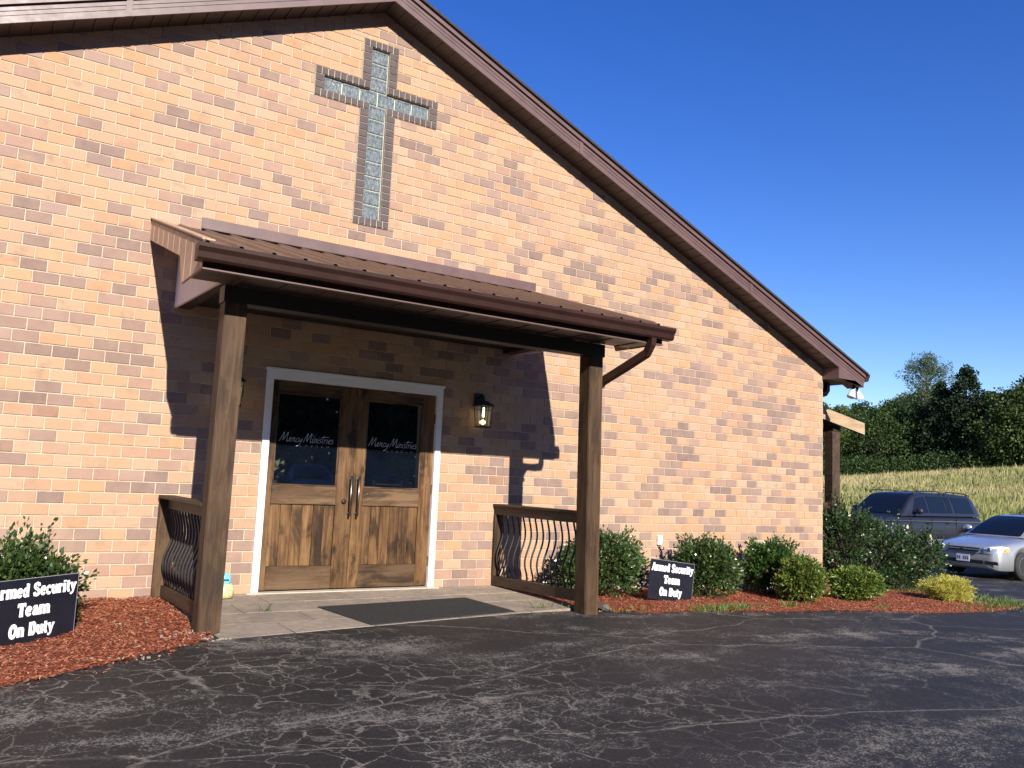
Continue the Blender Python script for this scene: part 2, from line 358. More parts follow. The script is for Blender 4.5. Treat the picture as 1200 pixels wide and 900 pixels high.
def link(name, me, m=None, parent=None):
    o = bpy.data.objects.new(name, me); C.objects.link(o)
    if m is not None and not me.materials: me.materials.append(m)
    if parent: o.parent = parent
    return o
def local(o, loc):
    """move the origin of a mesh object to loc without moving its surface (object texture space starts there)"""
    me = o.data; a = np.empty(len(me.vertices) * 3, 'f'); me.vertices.foreach_get('co', a); a = a.reshape(-1, 3) - np.array(loc, 'f'); me.vertices.foreach_set('co', a.ravel()); me.update(); o.location = loc; return o
def thing(name, label, cat, loc=(0, 0, 0), rz=0, group=None):
    o = bpy.data.objects.new(name, None); C.objects.link(o); o.location = loc; o.rotation_euler = (0, 0, rz); o.empty_display_size = .2
    o['label'] = label; o['category'] = cat
    if group: o['group'] = group
    return o
def tag(o, label=None, cat=None, group=None, kind=None):
    if label: o['label'] = label
    if cat: o['category'] = cat
    if group: o['group'] = group
    if kind: o['kind'] = kind
    return o
def copy_tree(o, parent=None):
    c = o.copy(); C.objects.link(c)
    if parent: c.parent = parent
    for ch in list(o.children): copy_tree(ch, c)
    return c
def quads(name, V, m, parent=None, k=4):
    """V: (n,k,3) array of separate polygons"""
    n = len(V); me = bpy.data.meshes.new(name); me.vertices.add(n * k); me.vertices.foreach_set('co', np.ascontiguousarray(V, 'f').ravel())
    me.loops.add(n * k); me.loops.foreach_set('vertex_index', np.arange(n * k, dtype='i')); me.polygons.add(n)
    me.polygons.foreach_set('loop_start', np.arange(0, n * k, k, dtype='i')); me.update(calc_edges=True)
    return link(name, me, m, parent)
def kids(root, loc):
    """children were modelled in world coordinates: shift them so the root can sit at loc"""
    root.location = loc
    for ch in root.children: ch.location = Vector(ch.location) - Vector(loc)

# ------------------------------------------------------------------ terrain and paving
def sheet(name, xs, ys, h, m, dz=0):
    vs = [(x, y, h(x, y) + dz) for y in ys for x in xs]; nx = len(xs)
    fs = [(j * nx + i, j * nx + i + 1, (j + 1) * nx + i + 1, (j + 1) * nx + i) for j in range(len(ys) - 1) for i in range(nx - 1)]
    b = MB(); b.add(vs, fs, True); return b.build(name, m, None, False)
def far(a, b, n, far_):
    return sorted(set([-v for v in far_] + list(np.linspace(a, b, n)) + list(far_)))
gxs = far(-60, 120, 61, (160, 220, 300, 420, 600, 900)); gys = far(-60, 120, 61, (160, 220, 300, 420, 600, 900))
tag(sheet('ground', gxs, gys, lambda x, y: g(x, y) - .03, M['field']), kind='structure')
axs = [-40, -30, -20, -14, -10, -8] + list(np.arange(-7, 12.01, .5)) + [13, 14, 16, 18, 20, 22, 24, 26, 28.5]
ays = [-30, -24, -18, -14, -11] + list(np.arange(-9, 4.01, .5)) + [5, 7, 9, 12, 16, 20]
tag(sheet('parking_lot', axs, ays, g, M['asphalt']), kind='structure')

def bed(name, outline, m, seed, lift=.012):
    """mulch bed: fan-free grid clipped to the outline, with a bumpy raised surface and sloping rim"""
    xs = [p[0] for p in outline]; ys = [p[1] for p in outline]
    st = .06; X0, X1, Y0, Y1 = min(xs), max(xs), min(ys), max(ys)
    P = [Vector(p) for p in outline]
    def inside(x, y):
        c = False
        for i in range(len(P)):
            a, b = P[i], P[i - 1]
            if (a.y > y) != (b.y > y) and x < (b.x - a.x) * (y - a.y) / (b.y - a.y) + a.x: c = not c
        return c
    nx, ny = int((X1 - X0) / st) + 3, int((Y1 - Y0) / st) + 3
    idx = {}; vs = []; fs = []
    ins = [[inside(X0 + (i - .5) * st, Y0 + (j - .5) * st) for i in range(nx)] for j in range(ny)]
    def vert(i, j):
        if (i, j) not in idx:
            x, y = X0 + (i - 1) * st, Y0 + (j - 1) * st
            k = sum(ins[jj][ii] for ii in (i - 1, i) for jj in (j - 1, j) if 0 <= ii < nx and 0 <= jj < ny)
            z = g(x, y) + (.006 if k < 4 else lift + .012 * noise.noise((x * 7, y * 7, seed)) + .006 * noise.noise((x * 17, y * 17, seed)))
            jx = .02 * noise.noise((x * 9, y * 9, 5 + seed)); jy = .02 * noise.noise((x * 9, y * 9, 9 + seed))
            if k < 4: z = g(x, y) - .01
            idx[(i, j)] = len(vs); vs.append((x + jx, y + jy, z))
        return idx[(i, j)]
    for j in range(ny):
        for i in range(nx):
            if ins[j][i]: fs.append((vert(i, j), vert(i + 1, j), vert(i + 1, j + 1), vert(i, j + 1)))
    b = MB(); b.add(vs, fs, True); o = b.build(name, m, None, False); return tag(o, kind='structure'), inside
LEFT = [(-.79, .0), (-.79, -1.93), (-.95, -2.06), (-1.42, -2.38), (-1.85, -2.68), (-2.2, -2.88), (-2.9, -3.2), (-4.2, -3.6), (-6.3, -3.8), (-6.3, 0)]
RIGHT = [(2.74, 0), (2.74, -1.50), (3.2, -1.66), (3.8, -1.72), (5.1, -1.73), (6.5, -1.79), (7.7, -2.05), (8.8, -2.06), (9.7, -1.93), (10.6, -1.72), (10.2, -1.2), (10.4, -.5), (10.9, .3), (9.2, .7), (8.42, .7), (8.42, 0)]
bl, in_l = bed('mulch_bed', LEFT, M['mulch_base'], 1)
br, in_r = bed('mulch_bed', RIGHT, M['mulch_base'], 2)

def chips(name, inside, box, n, m, seed, size=(.005, .022)):
    r = np.random.default_rng(seed); out = []
    while len(out) < n:
        x = r.uniform(box[0], box[1]); y = r.uniform(box[2], box[3])
        if not inside(x, y): 
            if r.random() > .10 or not inside(x, y + r.uniform(.02, .22)): continue
        l = r.uniform(*size) * .8; wd = r.uniform(.0015, .0045); a = r.uniform(0, math.pi); tl = r.uniform(-.4, .4)
        z = g(x, y) + .014 + .012 * noise.noise((x * 7, y * 7, seed - 2)) + r.uniform(-.002, .009)
        if not inside(x, y): z = g(x, y) + .008
        ux, uy = math.cos(a) * l, math.sin(a) * l; vx, vy = -math.sin(a) * wd, math.cos(a) * wd
        out.append([(x - ux - vx, y - uy - vy, z - tl * l), (x + ux - vx, y + uy - vy, z + tl * l), (x + ux + vx, y + uy + vy, z + tl * l + r.uniform(-.004, .004)), (x - ux + vx, y - uy + vy, z - tl * l)])
    return tag(quads(name, np.array(out), m), kind='stuff')
mm, n_, b_ = newmat('mulch_chips'); ge = n_.nodes.new('ShaderNodeNewGeometry')
L(n_, ramp(n_, ge.outputs['Random Per Island'], [(0, (.12, .030, .013)), (.35, (.30, .080, .036)), (.7, (.40, .130, .062)), (.93, (.47, .19, .10)), (1, (.5, .36, .23))]), b_.inputs['Base Color']); b_.inputs['Roughness'].default_value = .85
M['chips'] = mm
chips('mulch_chips', in_l, (-3.4, -.7, -3.4, 0), 42000, mm, 3)
chips('mulch_chips', in_r, (2.7, 10.9, -2.1, .6), 52000, mm, 4)

# porch floor: stamped slabs with open joints, each its own piece
sub = MB(); sub.add([(-.76, .0, -.05), (2.72, 0, -.05), (2.72, -1.5, -.075), (-.76, -1.93, -.07)], [(0, 3, 2, 1)])
ps = sub.build('porch_floor', simple('joint_grit', (.15, .12, .09), .95, var=.3, vscale=40), None); tag(ps, kind='structure')
rows = [(0.0, -.10), (-.10, -.52), (-.52, -.98), (-.98, -1.42), (-1.42, -2.0)]
cuts = [[-.76, 2.72], [-.76, .02, .86, 1.62, 2.3, 2.72], [-.76, -.32, .35, 1.10, 1.95, 2.72], [-.76, .12, .95, 1.7, 2.25, 2.72], [-.76, -.20, .48, 1.3, 2.1, 2.72]]
def fronty(x): return -1.93 + (x + .76) / 3.48 * .43
for (ya, yb), cs in zip(rows, cuts):
    for i in range(len(cs) - 1):
        x0, x1 = cs[i] + .004, cs[i + 1] - .004
        q = [(x0, ya - .003), (x1, ya - .003), (x1, max(yb + .003, fronty(x1))), (x0, max(yb + .003, fronty(x0)))]
        if q[2][1] > q[1][1] - .02 : continue
        zt = -.018 + random.uniform(-.0015, .0015)
        hz = lambda x, y, d: (x, y, zt + d + .0172 * y)
        # bevelled top
        cx, cy = sum(p[0] for p in q) / 4, sum(p[1] for p in q) / 4
        ins = [(p[0] + (.006 if p[0] < cx else -.006), p[1] + (.006 if p[1] < cy else -.006)) for p in q]
        b = MB(); vs = [hz(x, y, -.05) for x, y in q] + [hz(x, y, -.005) for x, y in q] + [hz(x, y, 0) for x, y in ins]
        b.add(vs, [(0, 1, 5, 4), (1, 2, 6, 5), (2, 3, 7, 6), (3, 0, 4, 7), (4, 5, 9, 8), (5, 6, 10, 9), (6, 7, 11, 10), (7, 4, 8, 11), (8, 9, 10, 11)])
        b.build('stone_slab', M['concrete'], ps)

# ------------------------------------------------------------------ the church building
XL, XR, XC = -6.44, 8.35, .955
church = thing('church', 'tan brick church gable with glass block cross, wooden double doors and brown rakes', 'church', (XC, 0, 0))
def CH(o): o.location = Vector(o.location) - Vector((XC, 0, 0)); o.parent = church; return o
SLR, SLL = .412, .421; ZJ = 6.052
def zroof(x): return ZJ - (SLR if x > XC else SLL) * abs(x - XC)
HOLES = [(-.002, 1.915, -.2, 2.112), (.756, 1.156, 3.690, 5.703), (.256, 1.656, 4.929, 5.240)]
def cut(rects, h):
    out = []
    for (x0, x1, z0, z1) in rects:
        hx0, hx1, hz0, hz1 = h
        if hx1 <= x0 or hx0 >= x1 or hz1 <= z0 or hz0 >= z1: out.append((x0, x1, z0, z1)); continue
        if z0 < hz0: out.append((x0, x1, z0, hz0))
        if z1 > hz1: out.append((x0, x1, hz1, z1))
        m0, m1 = max(z0, hz0), min(z1, hz1)
        if x0 < hx0: out.append((x0, hx0, m0, m1))
        if x1 > hx1: out.append((hx1, x1, m0, m1))
    return out
mort = MB(); bricks = []
rowlast = 20
for v in range(-45, rowlast + 1):
    zc = LZ0 - v * BH; z0, z1 = zc - BH / 2, zc + BH / 2
    if v == rowlast: continue
    if zc > ZJ + .1: continue
    off = 0 if v % 2 else .5
    u = math.floor((XL - LX0) / BW) - 2
    while True:
        x0 = LX0 + (u + off) * BW; x1 = x0 + BW; u += 1
        if x1 <= XL: continue
        if x0 >= XR: break
        x0c, x1c = max(x0, XL), min(x1, XR)
        if z0 > zroof(min(max(XC, x0c), x1c)) + .02: continue
        cells = [(x0c, x1c, z0, z1)]; br_ = [(max(x0 + JT / 2, XL), min(x1 - JT / 2, XR), z0 + JT / 2, z1 - JT / 2)]
        for h in HOLES: cells = cut(cells, h); br_ = cut(br_, (h[0] - .004, h[1] + .004, h[2] - .004, h[3] + .004))
        for c in cells: mort.add([(c[0], .007, c[2]), (c[1], .007, c[2]), (c[1], .007, c[3]), (c[0], .007, c[3])], [(0, 1, 2, 3)])
        for c in br_:
            if c[1] - c[0] > .012 and c[3] - c[2] > .012: bricks.append(c)
        if not br_: pass
# strip of mortar below the lowest course
mort.add([(XL, .006, -.3), (-.0, .006, -.3), (-.0, .006, LZ0 - 19.5 * BH), (XL, .006, LZ0 - 19.5 * BH)], [(0, 1, 2, 3)])
mort.add([(1.915, .006, -.4), (XR, .006, -.4), (XR, .006, LZ0 - 19.5 * BH), (1.915, .006, LZ0 - 19.5 * BH)], [(0, 1, 2, 3)])
CH(mort.build('mortar', M['mortar'], None, False))

def brick_mesh(name, w_, h_, d_=.03, c=.003):
    b = MB(); x, z = w_ / 2, h_ / 2
    vs = [(-x, d_, -z), (x, d_, -z), (x, d_, z), (-x, d_, z), (-x, c, -z), (x, c, -z), (x, c, z), (-x, c, z), (-x + c, 0, -z + c), (x - c, 0, -z + c), (x - c, 0, z - c), (-x + c, 0, z - c)]
    b.add(vs, [(0, 1, 5, 4), (1, 2, 6, 5), (2, 3, 7, 6), (3, 0, 4, 7), (4, 5, 9, 8), (5, 6, 10, 9), (6, 7, 11, 10), (7, 4, 8, 11), (8, 9, 10, 11)])
    return b
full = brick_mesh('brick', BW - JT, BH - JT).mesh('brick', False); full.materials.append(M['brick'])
def hidden(x, y):
    if 0 <= y and x < 100 and y > 668: return True
    if x < 95 and y > 612: return True
    if 226 < x < 288 and y > 374: return True
    if 175 < x < 290 and 262 < y < 345: return True
    if 236 < x < 790 and y > 258 + (x - 236) * .215 and y < 340 + (x - 236) * .15 and x < 700: return True
    if 185 < x < 245 and y > 583: return True
    return False
rank = []
for i, c in enumerate(bricks):
    p = ((c[0] + c[1]) / 2, 0, (c[2] + c[3]) / 2); X, Y, Z = px(p)
    area = 0
    if 8 < X < 1192 and 8 < Y < 892 and not hidden(X, Y) and p[2] < zroof(p[0]) - .12 - .12 * 1.0:
        a = px((c[0], 0, c[2])); b2 = px((c[1], 0, c[2])); d2 = px((c[0], 0, c[3])); area = math.hypot(a[0] - b2[0], a[1] - b2[1]) * math.hypot(a[0] - d2[0], a[1] - d2[1])
        if p[2] < .05 and p[0] < -1: area *= .3
    rank.append((area, i))
rank.sort(reverse=True); indiv = set(i for _, i in rank[:299])
rest = MB()
for i, c in enumerate(bricks):
    w_, h_ = c[1] - c[0], c[3] - c[2]; dy = random.uniform(-.0012, .0012); cx, cz = (c[0] + c[1]) / 2, (c[2] + c[3]) / 2
    if i in indiv:
        isfull = abs(w_ - (BW - JT)) < 1e-4 and abs(h_ - (BH - JT)) < 1e-4
        if isfull: me = full
        else: me = brick_mesh('brick', w_, h_).mesh('brick', False); me.materials.append(M['brick'])
        o = bpy.data.objects.new('brick', me); C.objects.link(o); o.parent = church; o.location = (cx - XC, dy, cz); o.rotation_euler = (0, random.uniform(-.003, .003), 0)
    else:
        t = brick_mesh('x', w_, h_); rest.add([(a + cx, b2 + dy, d2 + cz) for a, b2, d2 in t.v], t.f)
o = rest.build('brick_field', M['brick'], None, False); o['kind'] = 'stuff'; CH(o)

# walls behind the brick skin, side wall, foundation
b = MB()
b.prism([(XL, -.6), (-.0, -.6), (-.0, 2.11), (1.915, 2.11), (1.915, -.6), (XR, -.6), (XR, zroof(XR)), (XC, ZJ), (XL, zroof(XL))], 1, .10, .14)
CH(b.build('wall', M['mortar']))
m, n, bb = newmat('side_wall_brick'); pos = n.nodes.new('ShaderNodeNewGeometry').outputs['Position']; s_ = n.nodes.new('ShaderNodeSeparateXYZ'); L(n, pos, s_.inputs[0]); cc = n.nodes.new('ShaderNodeCombineXYZ'); L(n, s_.outputs[1], cc.inputs[0]); L(n, s_.outputs[2], cc.inputs[1])
bt = n.nodes.new('ShaderNodeTexBrick'); L(n, cc.outputs[0], bt.inputs['Vector']); bt.inputs['Scale'].default_value = 1; bt.inputs['Brick Width'].default_value = BW; bt.inputs['Row Height'].default_value = BH; bt.inputs['Mortar Size'].default_value = .005
bt.inputs['Color1'].default_value = (.6, .37, .22, 1); bt.inputs['Color2'].default_value = (.33, .2, .15, 1); bt.inputs['Mortar'].default_value = (.66, .55, .42, 1); L(n, bt.outputs[0], bb.inputs['Base Color']); bb.inputs['Roughness'].default_value = .85
M['side_brick'] = m
b = MB(); b.box(XR - .3, XR - .002, .032, 20, -.9, zroof(XR) + .02); b.box(XL + .002, XL + .3, .032, 20, -.9, zroof(XL) + .02); CH(b.build('side_wall', M['side_brick']))
b = MB(); b.box(XL - .012, -.03, -.012, .06, -.7, LZ0 - 19.5 * BH - .0); CH(b.build('foundation', M['foundation']))
b = MB(); b.box(1.945, XR + .012, -.012, .06, -.9, LZ0 - 19.5 * BH - .0 + 0.0)
b.box(XR - .25, XR + .012, .062, 20, -.9, .04); CH(b.build('foundation', M['foundation']))
b = MB(); b.prism([(XL, -.6), (XR, -.6), (XR, zroof(XR)), (XC, ZJ), (XL, zroof(XL))], 1, 19.8, 20); CH(b.build('rear_wall', M['side_brick']))

# glass block cross with its border of upright bricks
rp_, cp_ = .1545, .2
def border(x0, x1, z0, z1, name='border_brick'):
    w_, h_ = x1 - x0 - .008, z1 - z0 - .008
    key = (round(w_, 3), round(h_, 3))
    if key not in BM: 
        me = brick_mesh('border_brick', w_, h_, .075, .0025).mesh('border_brick', False); me.materials.append(M['cross_brick']); BM[key] = me
    o = bpy.data.objects.new(name, BM[key]); C.objects.link(o); o.parent = church; o.location = ((x0 + x1) / 2 - XC, -.014 + random.uniform(-.001, .001), (z0 + z1) / 2)
BM = {}
ci0, ci1 = XC - .1, XC + .1; zt_ = 5.625; za1 = zt_ - 3 * rp_; za0 = za1 - rp_; zb_ = zt_ - 12 * rp_; BT = .078
ax0, ax1 = XC - .6, XC + .6
for side in (-1, 1):
    e0, e1 = (ci0 - .1, ci0) if side < 0 else (ci1, ci1 + .1)
    for k in range(6):      # beside the upper column
        z1 = zt_ - k * rp_ / 2
        if z1 - rp_ / 2 >= za1 + BT - .02: border(e0, e1, z1 - rp_ / 2, z1)
    for k in range(16):
        z1 = za0 - k * rp_ / 2
        if z1 <= za0 - BT + .02: border(e0, e1, z1 - rp_ / 2, z1)
    for k in range(2):      # arm ends
        q0, q1 = (ax0 - .1, ax0) if side < 0 else (ax1, ax1 + .1)
        border(q0, q1, za0 + k * rp_ / 2, za0 + (k + 1) * rp_ / 2)
for k in range(6): 
    x0 = XC - .2 + k * .4 / 6
    border(x0, x0 + .4 / 6, zt_, zt_ + BT); border(x0, x0 + .4 / 6, zb_ - BT, zb_)
nb = int(round((ci0 - (ax0 - .1)) / .0667)) 
for side in (-1, 1):
    a0, a1 = (ax0 - .1, ci0) if side < 0 else (ci1, ax1 + .1)
    for k in range(9):
        x0 = a0 + (a1 - a0) * k / 9; x1 = a0 + (a1 - a0) * (k + 1) / 9
        border(x0, x1, za1, za1 + BT); border(x0, x1, za0 - BT, za0)
def gb_mesh():
    w_, h_ = cp_ - .012, rp_ - .012; b = MB(); x, z = w_ / 2, h_ / 2
    rings = [(x, z, .06), (x, z, .004), (x - .006, z - .006, .0), (x - .02, z - .02, .0), (x - .026, z - .026, .005)]
    for rx, rz, y in rings: b.v += [(-rx, y, -rz), (rx, y, -rz), (rx, y, rz), (-rx, y, rz)]
    for i in range(4):
        for k in range(4): b.f.append((i * 4 + k, i * 4 + (k + 1) % 4, i * 4 + 4 + (k + 1) % 4, i * 4 + 4 + k)); b.sm.append(False)
    b.f.append((16, 17, 18, 19)); b.sm.append(False)
    return b
gbm = gb_mesh().mesh('glass_block', False); gbm.materials.append(M['glass_block'])
cells = [(XC, zt_ - (k + .5) * rp_) for k in range(3)] + [(XC + (k - 2.5) * cp_, (za0 + za1) / 2) for k in range(6)] + [(XC, za0 - (k + .5) * rp_) for k in range(8)]
for x, z in cells:
    o = bpy.data.objects.new('glass_block', gbm); C.objects.link(o); o.parent = church; o.location = (x - XC, .022, z)
b = MB(); b.box(ci0 - .002, ci1 + .002, .034, .095, zb_ - .002, za0 - .001); b.box(ci0 - .002, ci1 + .002, .034, .095, za1 + .001, zt_ + .002); b.box(ax0 - .002, ax1 + .002, .0335, .095, za0 - .0, za1 + .0)
CH(b.build('cross_joint', M['block_joint']))
b = MB(); b.box(ci0 - .1, ci0 - .0025, -.006, .095, zb_ - BT, za0 - BT); b.box(ci1 + .0025, ci1 + .1, -.006, .095, zb_ - BT, za0 - BT); b.box(ci0 - .1, ci0 - .0025, -.006, .095, za1 + BT, zt_ + BT); b.box(ci1 + .0025, ci1 + .1, -.006, .095, za1 + BT, zt_ + BT)
b.box(ci0 - .0025, ci1 + .0025, -.0055, .095, zt_ + .0025, zt_ + BT); b.box(ci0 - .0025, ci1 + .0025, -.0055, .095, zb_ - BT, zb_ - .0025)
for q0, q1 in ((ax0 - .1, ci0), (ci1, ax1 + .1)):
    b.box(q0, q1, -.0058, .095, za1 + .0025, za1 + BT - .0003); b.box(q0, q1, -.0058, .095, za0 - BT + .0003, za0 - .0025)
b.box(ax0 - .1, ax0 - .0025, -.0055, .095, za0 - .0025, za1 + .0025); b.box(ax1 + .0025, ax1 + .1, -.0055, .095, za0 - .0025, za1 + .0025)
CH(b.build('cross_mortar', M['mortar']))

# roof, soffits, rakes
OV = .265; XE = 8.94; SL = SLR
def slope_box(b, x0, x1, y0, y1, d0, d1, side=1):
    """box following the roof slope between x0 and x1 (right half; mirrored for side -1), bottom/top offsets d0,d1 above the soffit line"""
    q_ = SLR if side > 0 else SLL
    f = lambda x, d: ZJ - q_ * (x - XC) + d
    p = [(x0, y0, f(x0, d0)), (x1, y0, f(x1, d0)), (x1, y1, f(x1, d0)), (x0, y1, f(x0, d0)), (x0, y0, f(x0, d1)), (x1, y0, f(x1, d1)), (x1, y1, f(x1, d1)), (x0, y1, f(x0, d1))]
    if side < 0: p = [(2 * XC - x, y, z) for x, y, z in p]
    return b.hexa(p)
for side in (1, -1):
    x = XC; k = 0
    while x < 8.33 - .02:
        x1 = min(x + .152, 8.33); b = MB()
        slope_box(b, x + .003, x1 - .003, -OV + .002, -.001, 0, .01, side)
        slope_box(b, x1 - .014, x1 - .002, -OV + .002, -.001, -.008, .0, side)
        CH(b.build('soffit_panel', M['soffit'])); x = x1; k += 1
    b = MB(); slope_box(b, XC, 8.33, -OV + .004, .0, .013, .03, side); CH(b.build('soffit_backing', M['dark_metal']))
    b = MB(); slope_box(b, XC, 8.93, -OV - .020, -OV, -.004, .185, side)
    slope_box(b, XC, 8.93, -OV - .026, -OV - .0205, .100, .106, side); slope_box(b, XC, 8.93, -OV - .025, -OV - .0205, .060, .064, side)
    CH(b.build('rake_board', M['fascia']))
    for xs_ in (3.42, 6.4):
        b = MB(); slope_box(b, xs_, xs_ + .05, -OV - .0285, -OV - .0265, -.006, .187, side); CH(b.build('rake_joint', M['fascia']))
    b = MB(); slope_box(b, XC, 8.945, -OV - .045, -OV + .0, .150, .2045, side); CH(b.build('rake_trim', M['fascia']))
    b = MB(); slope_box(b, XC, 8.99, -OV - .075, 20.3, .205, .226, side); slope_box(b, XC, 8.985, -OV - .060, 20.3, .2265, .246, side); CH(b.build('roof', M['shingle']))
    # eave: closed return at the gable, soffit, fascia and gutter along the side wall
    def mx(x): return x if side > 0 else 2 * XC - x
    b = MB(); f = lambda x, d: ZJ - SL * (x - XC) + d
    poly = [(mx(8.335), 2.845), (mx(8.93), 2.845), (mx(8.93), f(8.93, -.004)), (mx(8.335), f(8.335, -.005))]
    b.prism(poly, 1, -OV - .018, -.002); CH(b.build('eave_return', M['fascia']))
    b = MB(); x0, x1 = sorted((mx(8.352), mx(8.93))); b.box(x0, x1, .0, 20, 2.838, 2.85)
    CH(b.build('eave_soffit', M['soffit']))
    b = MB(); x0, x1 = sorted((mx(8.932), mx(8.955))); b.box(x0, x1, -OV - .018, 20, 2.835, 2.98); CH(b.build('eave_fascia', M['fascia']))
    pr = [(8.957, 2.97), (8.957, 2.86), (9.03, 2.86), (9.055, 2.92), (9.07, 2.93), (9.075, 2.97)]
    b = MB(); b.prism([(mx(a), c) for a, c in pr], 1, -OV - .03, 20); CH(b.build('eave_gutter', M['brown_metal']))
# attic closing pieces and ridge
b = MB(); b.box(XC - .12, XC + .12, -OV - .077, 20.3, ZJ + .20, ZJ + .252); CH(b.build('ridge_cap', M['shingle']))
b = MB(); b.tube([(8.75, .25, 2.84), (8.75, .25, 2.74), (8.70, .25, 2.68), (8.46, .25, 2.60), (8.41, .25, 2.55), (8.41, .25, .0)], 0, 4, sq=(.035, .05)); CH(b.build('downspout', M['brown_metal']))

# door frame and two leaves
b = MB()
b.cbox(.0, .068, -.022, .09, -.012, 2.0, .003); CH(b.build('door_jamb', M['white_trim']))
b = MB(); b.cbox(1.847, 1.913, -.022, .09, -.012, 2.0, .003); CH(b.build('door_jamb', M['white_trim']))
b = MB(); b.cbox(-.0, 1.913, -.026, .09, 2.0005, 2.082, .003); b.cbox(-.012, 1.925, -.04, .02, 2.0825, 2.11, .003); CH(b.build('door_head', M['white_trim']))
b = MB(); b.cbox(-.05, 1.96, -.075, .09, -.06, -.013, .006); CH(b.build('door_sill', M['foundation']))
def strokes(parent, name, polys, wdt, mat_, org, sx=1., sz=1., y=-.001, shear=0., dy=.00015):
    """flat print: ribbons (x,z) drawn as thin raised strips, each a hair above the last"""
    b = MB()
    for si, pl in enumerate(polys):
        wd = wdt
        if isinstance(pl, dict): wd = pl['w']; pl = pl['p']
        P = [Vector((p[0] * sx + shear * p[1] * sz, p[1] * sz)) for p in pl]; n = len(P)
        yy = y - dy * (si + 1); vs = []
        for i, p in enumerate(P):
            d0 = (P[i] - P[i - 1]).normalized() if i else None; d1 = (P[i + 1] - P[i]).normalized() if i < n - 1 else None
            if d0 is None: d0 = d1
            if d1 is None: d1 = d0
            t = (d0 + d1); t = t.normalized() if t.length > .2 else d0
            nn = Vector((-t.y, t.x)); k = min(1 / max(nn.dot(Vector((-d0.y, d0.x))), .4), 1.15 if wdt else 1.8)
            a = p + nn * wd / 2 * k; c = p - nn * wd / 2 * k
            vs += [(org[0] + a.x, org[1] + yy, org[2] + a.y), (org[0] + c.x, org[1] + yy, org[2] + c.y)]
        b.add(vs, [(2 * i, 2 * i + 1, 2 * i + 3, 2 * i + 2) for i in range(n - 1)])
    return b.build(name, mat_, parent, False)
def arc(cx, cy, rx, ry, a0, a1, n=10):
    return [(cx + rx * math.cos(math.radians(a0 + (a1 - a0) * i / n)), cy + ry * math.sin(math.radians(a0 + (a1 - a0) * i / n))) for i in range(n + 1)]
def smoothline(P, n=5):
    out = []
    for i in range(len(P) - 1):
        p0, p1, p2, p3 = P[max(i - 1, 0)], P[i], P[i + 1], P[min(i + 2, len(P) - 1)]
        for k in range(n):
            t = k / n; out.append(tuple(.5 * (2 * p1[j] + (p2[j] - p0[j]) * t + (2 * p0[j] - 5 * p1[j] + 4 * p2[j] - p3[j]) * t * t + (3 * p1[j] - p0[j] - 3 * p2[j] + p3[j]) * t ** 3) for j in (0, 1)))
    out.append(P[-1]); return out
# brush script, cap height 1
SCR = [
 [(.0, .0), (.10, .45), (.20, .92), (.25, .98), (.26, .60), (.28, .12), (.40, .52), (.52, .92), (.57, .96), (.57, .55), (.60, .12), (.66, .0), (.74, .10)],      # M
 [(.74, .10), (.90, .26), (.93, .40), (.86, .46), (.80, .26), (.84, .04), (.96, .04), (1.06, .18)],                                                             # e
 [(1.06, .18), (1.10, .46), (1.14, .42), (1.24, .44), (1.20, .16), (1.26, .02), (1.34, .10)],                                                                   # r
 [(1.56, .40), (1.48, .46), (1.38, .26), (1.40, .04), (1.52, .02), (1.62, .16)],                                                                                # c
 [(1.62, .46), (1.64, .12), (1.74, .08), (1.84, .30)], [(1.88, .46), (1.82, .0), (1.72, -.26), (1.60, -.42), (1.52, -.38)],         # y
 [(2.02, .0), (2.12, .45), (2.22, .92), (2.27, .98), (2.28, .60), (2.30, .12), (2.42, .52), (2.54, .92), (2.59, .96), (2.59, .55), (2.62, .12), (2.68, .0), (2.76, .12)], # M
 [(2.80, .46), (2.80, .08), (2.86, .02), (2.94, .12)], [(2.83, .62), (2.85, .70)],                                                                              # i
 [(2.96, .46), (2.96, .0)], [(2.96, .30), (3.06, .46), (3.13, .40), (3.13, .06), (3.20, .02)],                                                                  # n
 [(3.26, .46), (3.26, .08), (3.32, .02)], [(3.29, .62), (3.31, .70)],                                                                                           # i
 [(3.54, .44), (3.44, .46), (3.40, .34), (3.52, .20), (3.50, .04), (3.38, .02)],                                                                                # s
 [(3.70, .88), (3.66, .40), (3.66, .08), (3.74, .02)], [(3.50, .64), (3.80, .70), (4.15, .72)],                                                                 # t
 [(3.84, .46), (3.84, .0)], [(3.84, .28), (3.92, .42), (4.00, .44)],                                                                                            # r
 [(4.06, .46), (4.06, .08), (4.12, .02)],                                                                                                                       # i
 [(4.16, .14), (4.34, .28), (4.34, .42), (4.26, .46), (4.20, .26), (4.24, .04), (4.40, .06)],                                                                   # e
 [(4.62, .42), (4.52, .46), (4.48, .34), (4.60, .20), (4.58, .04), (4.44, .02)],                                                                                # s
]
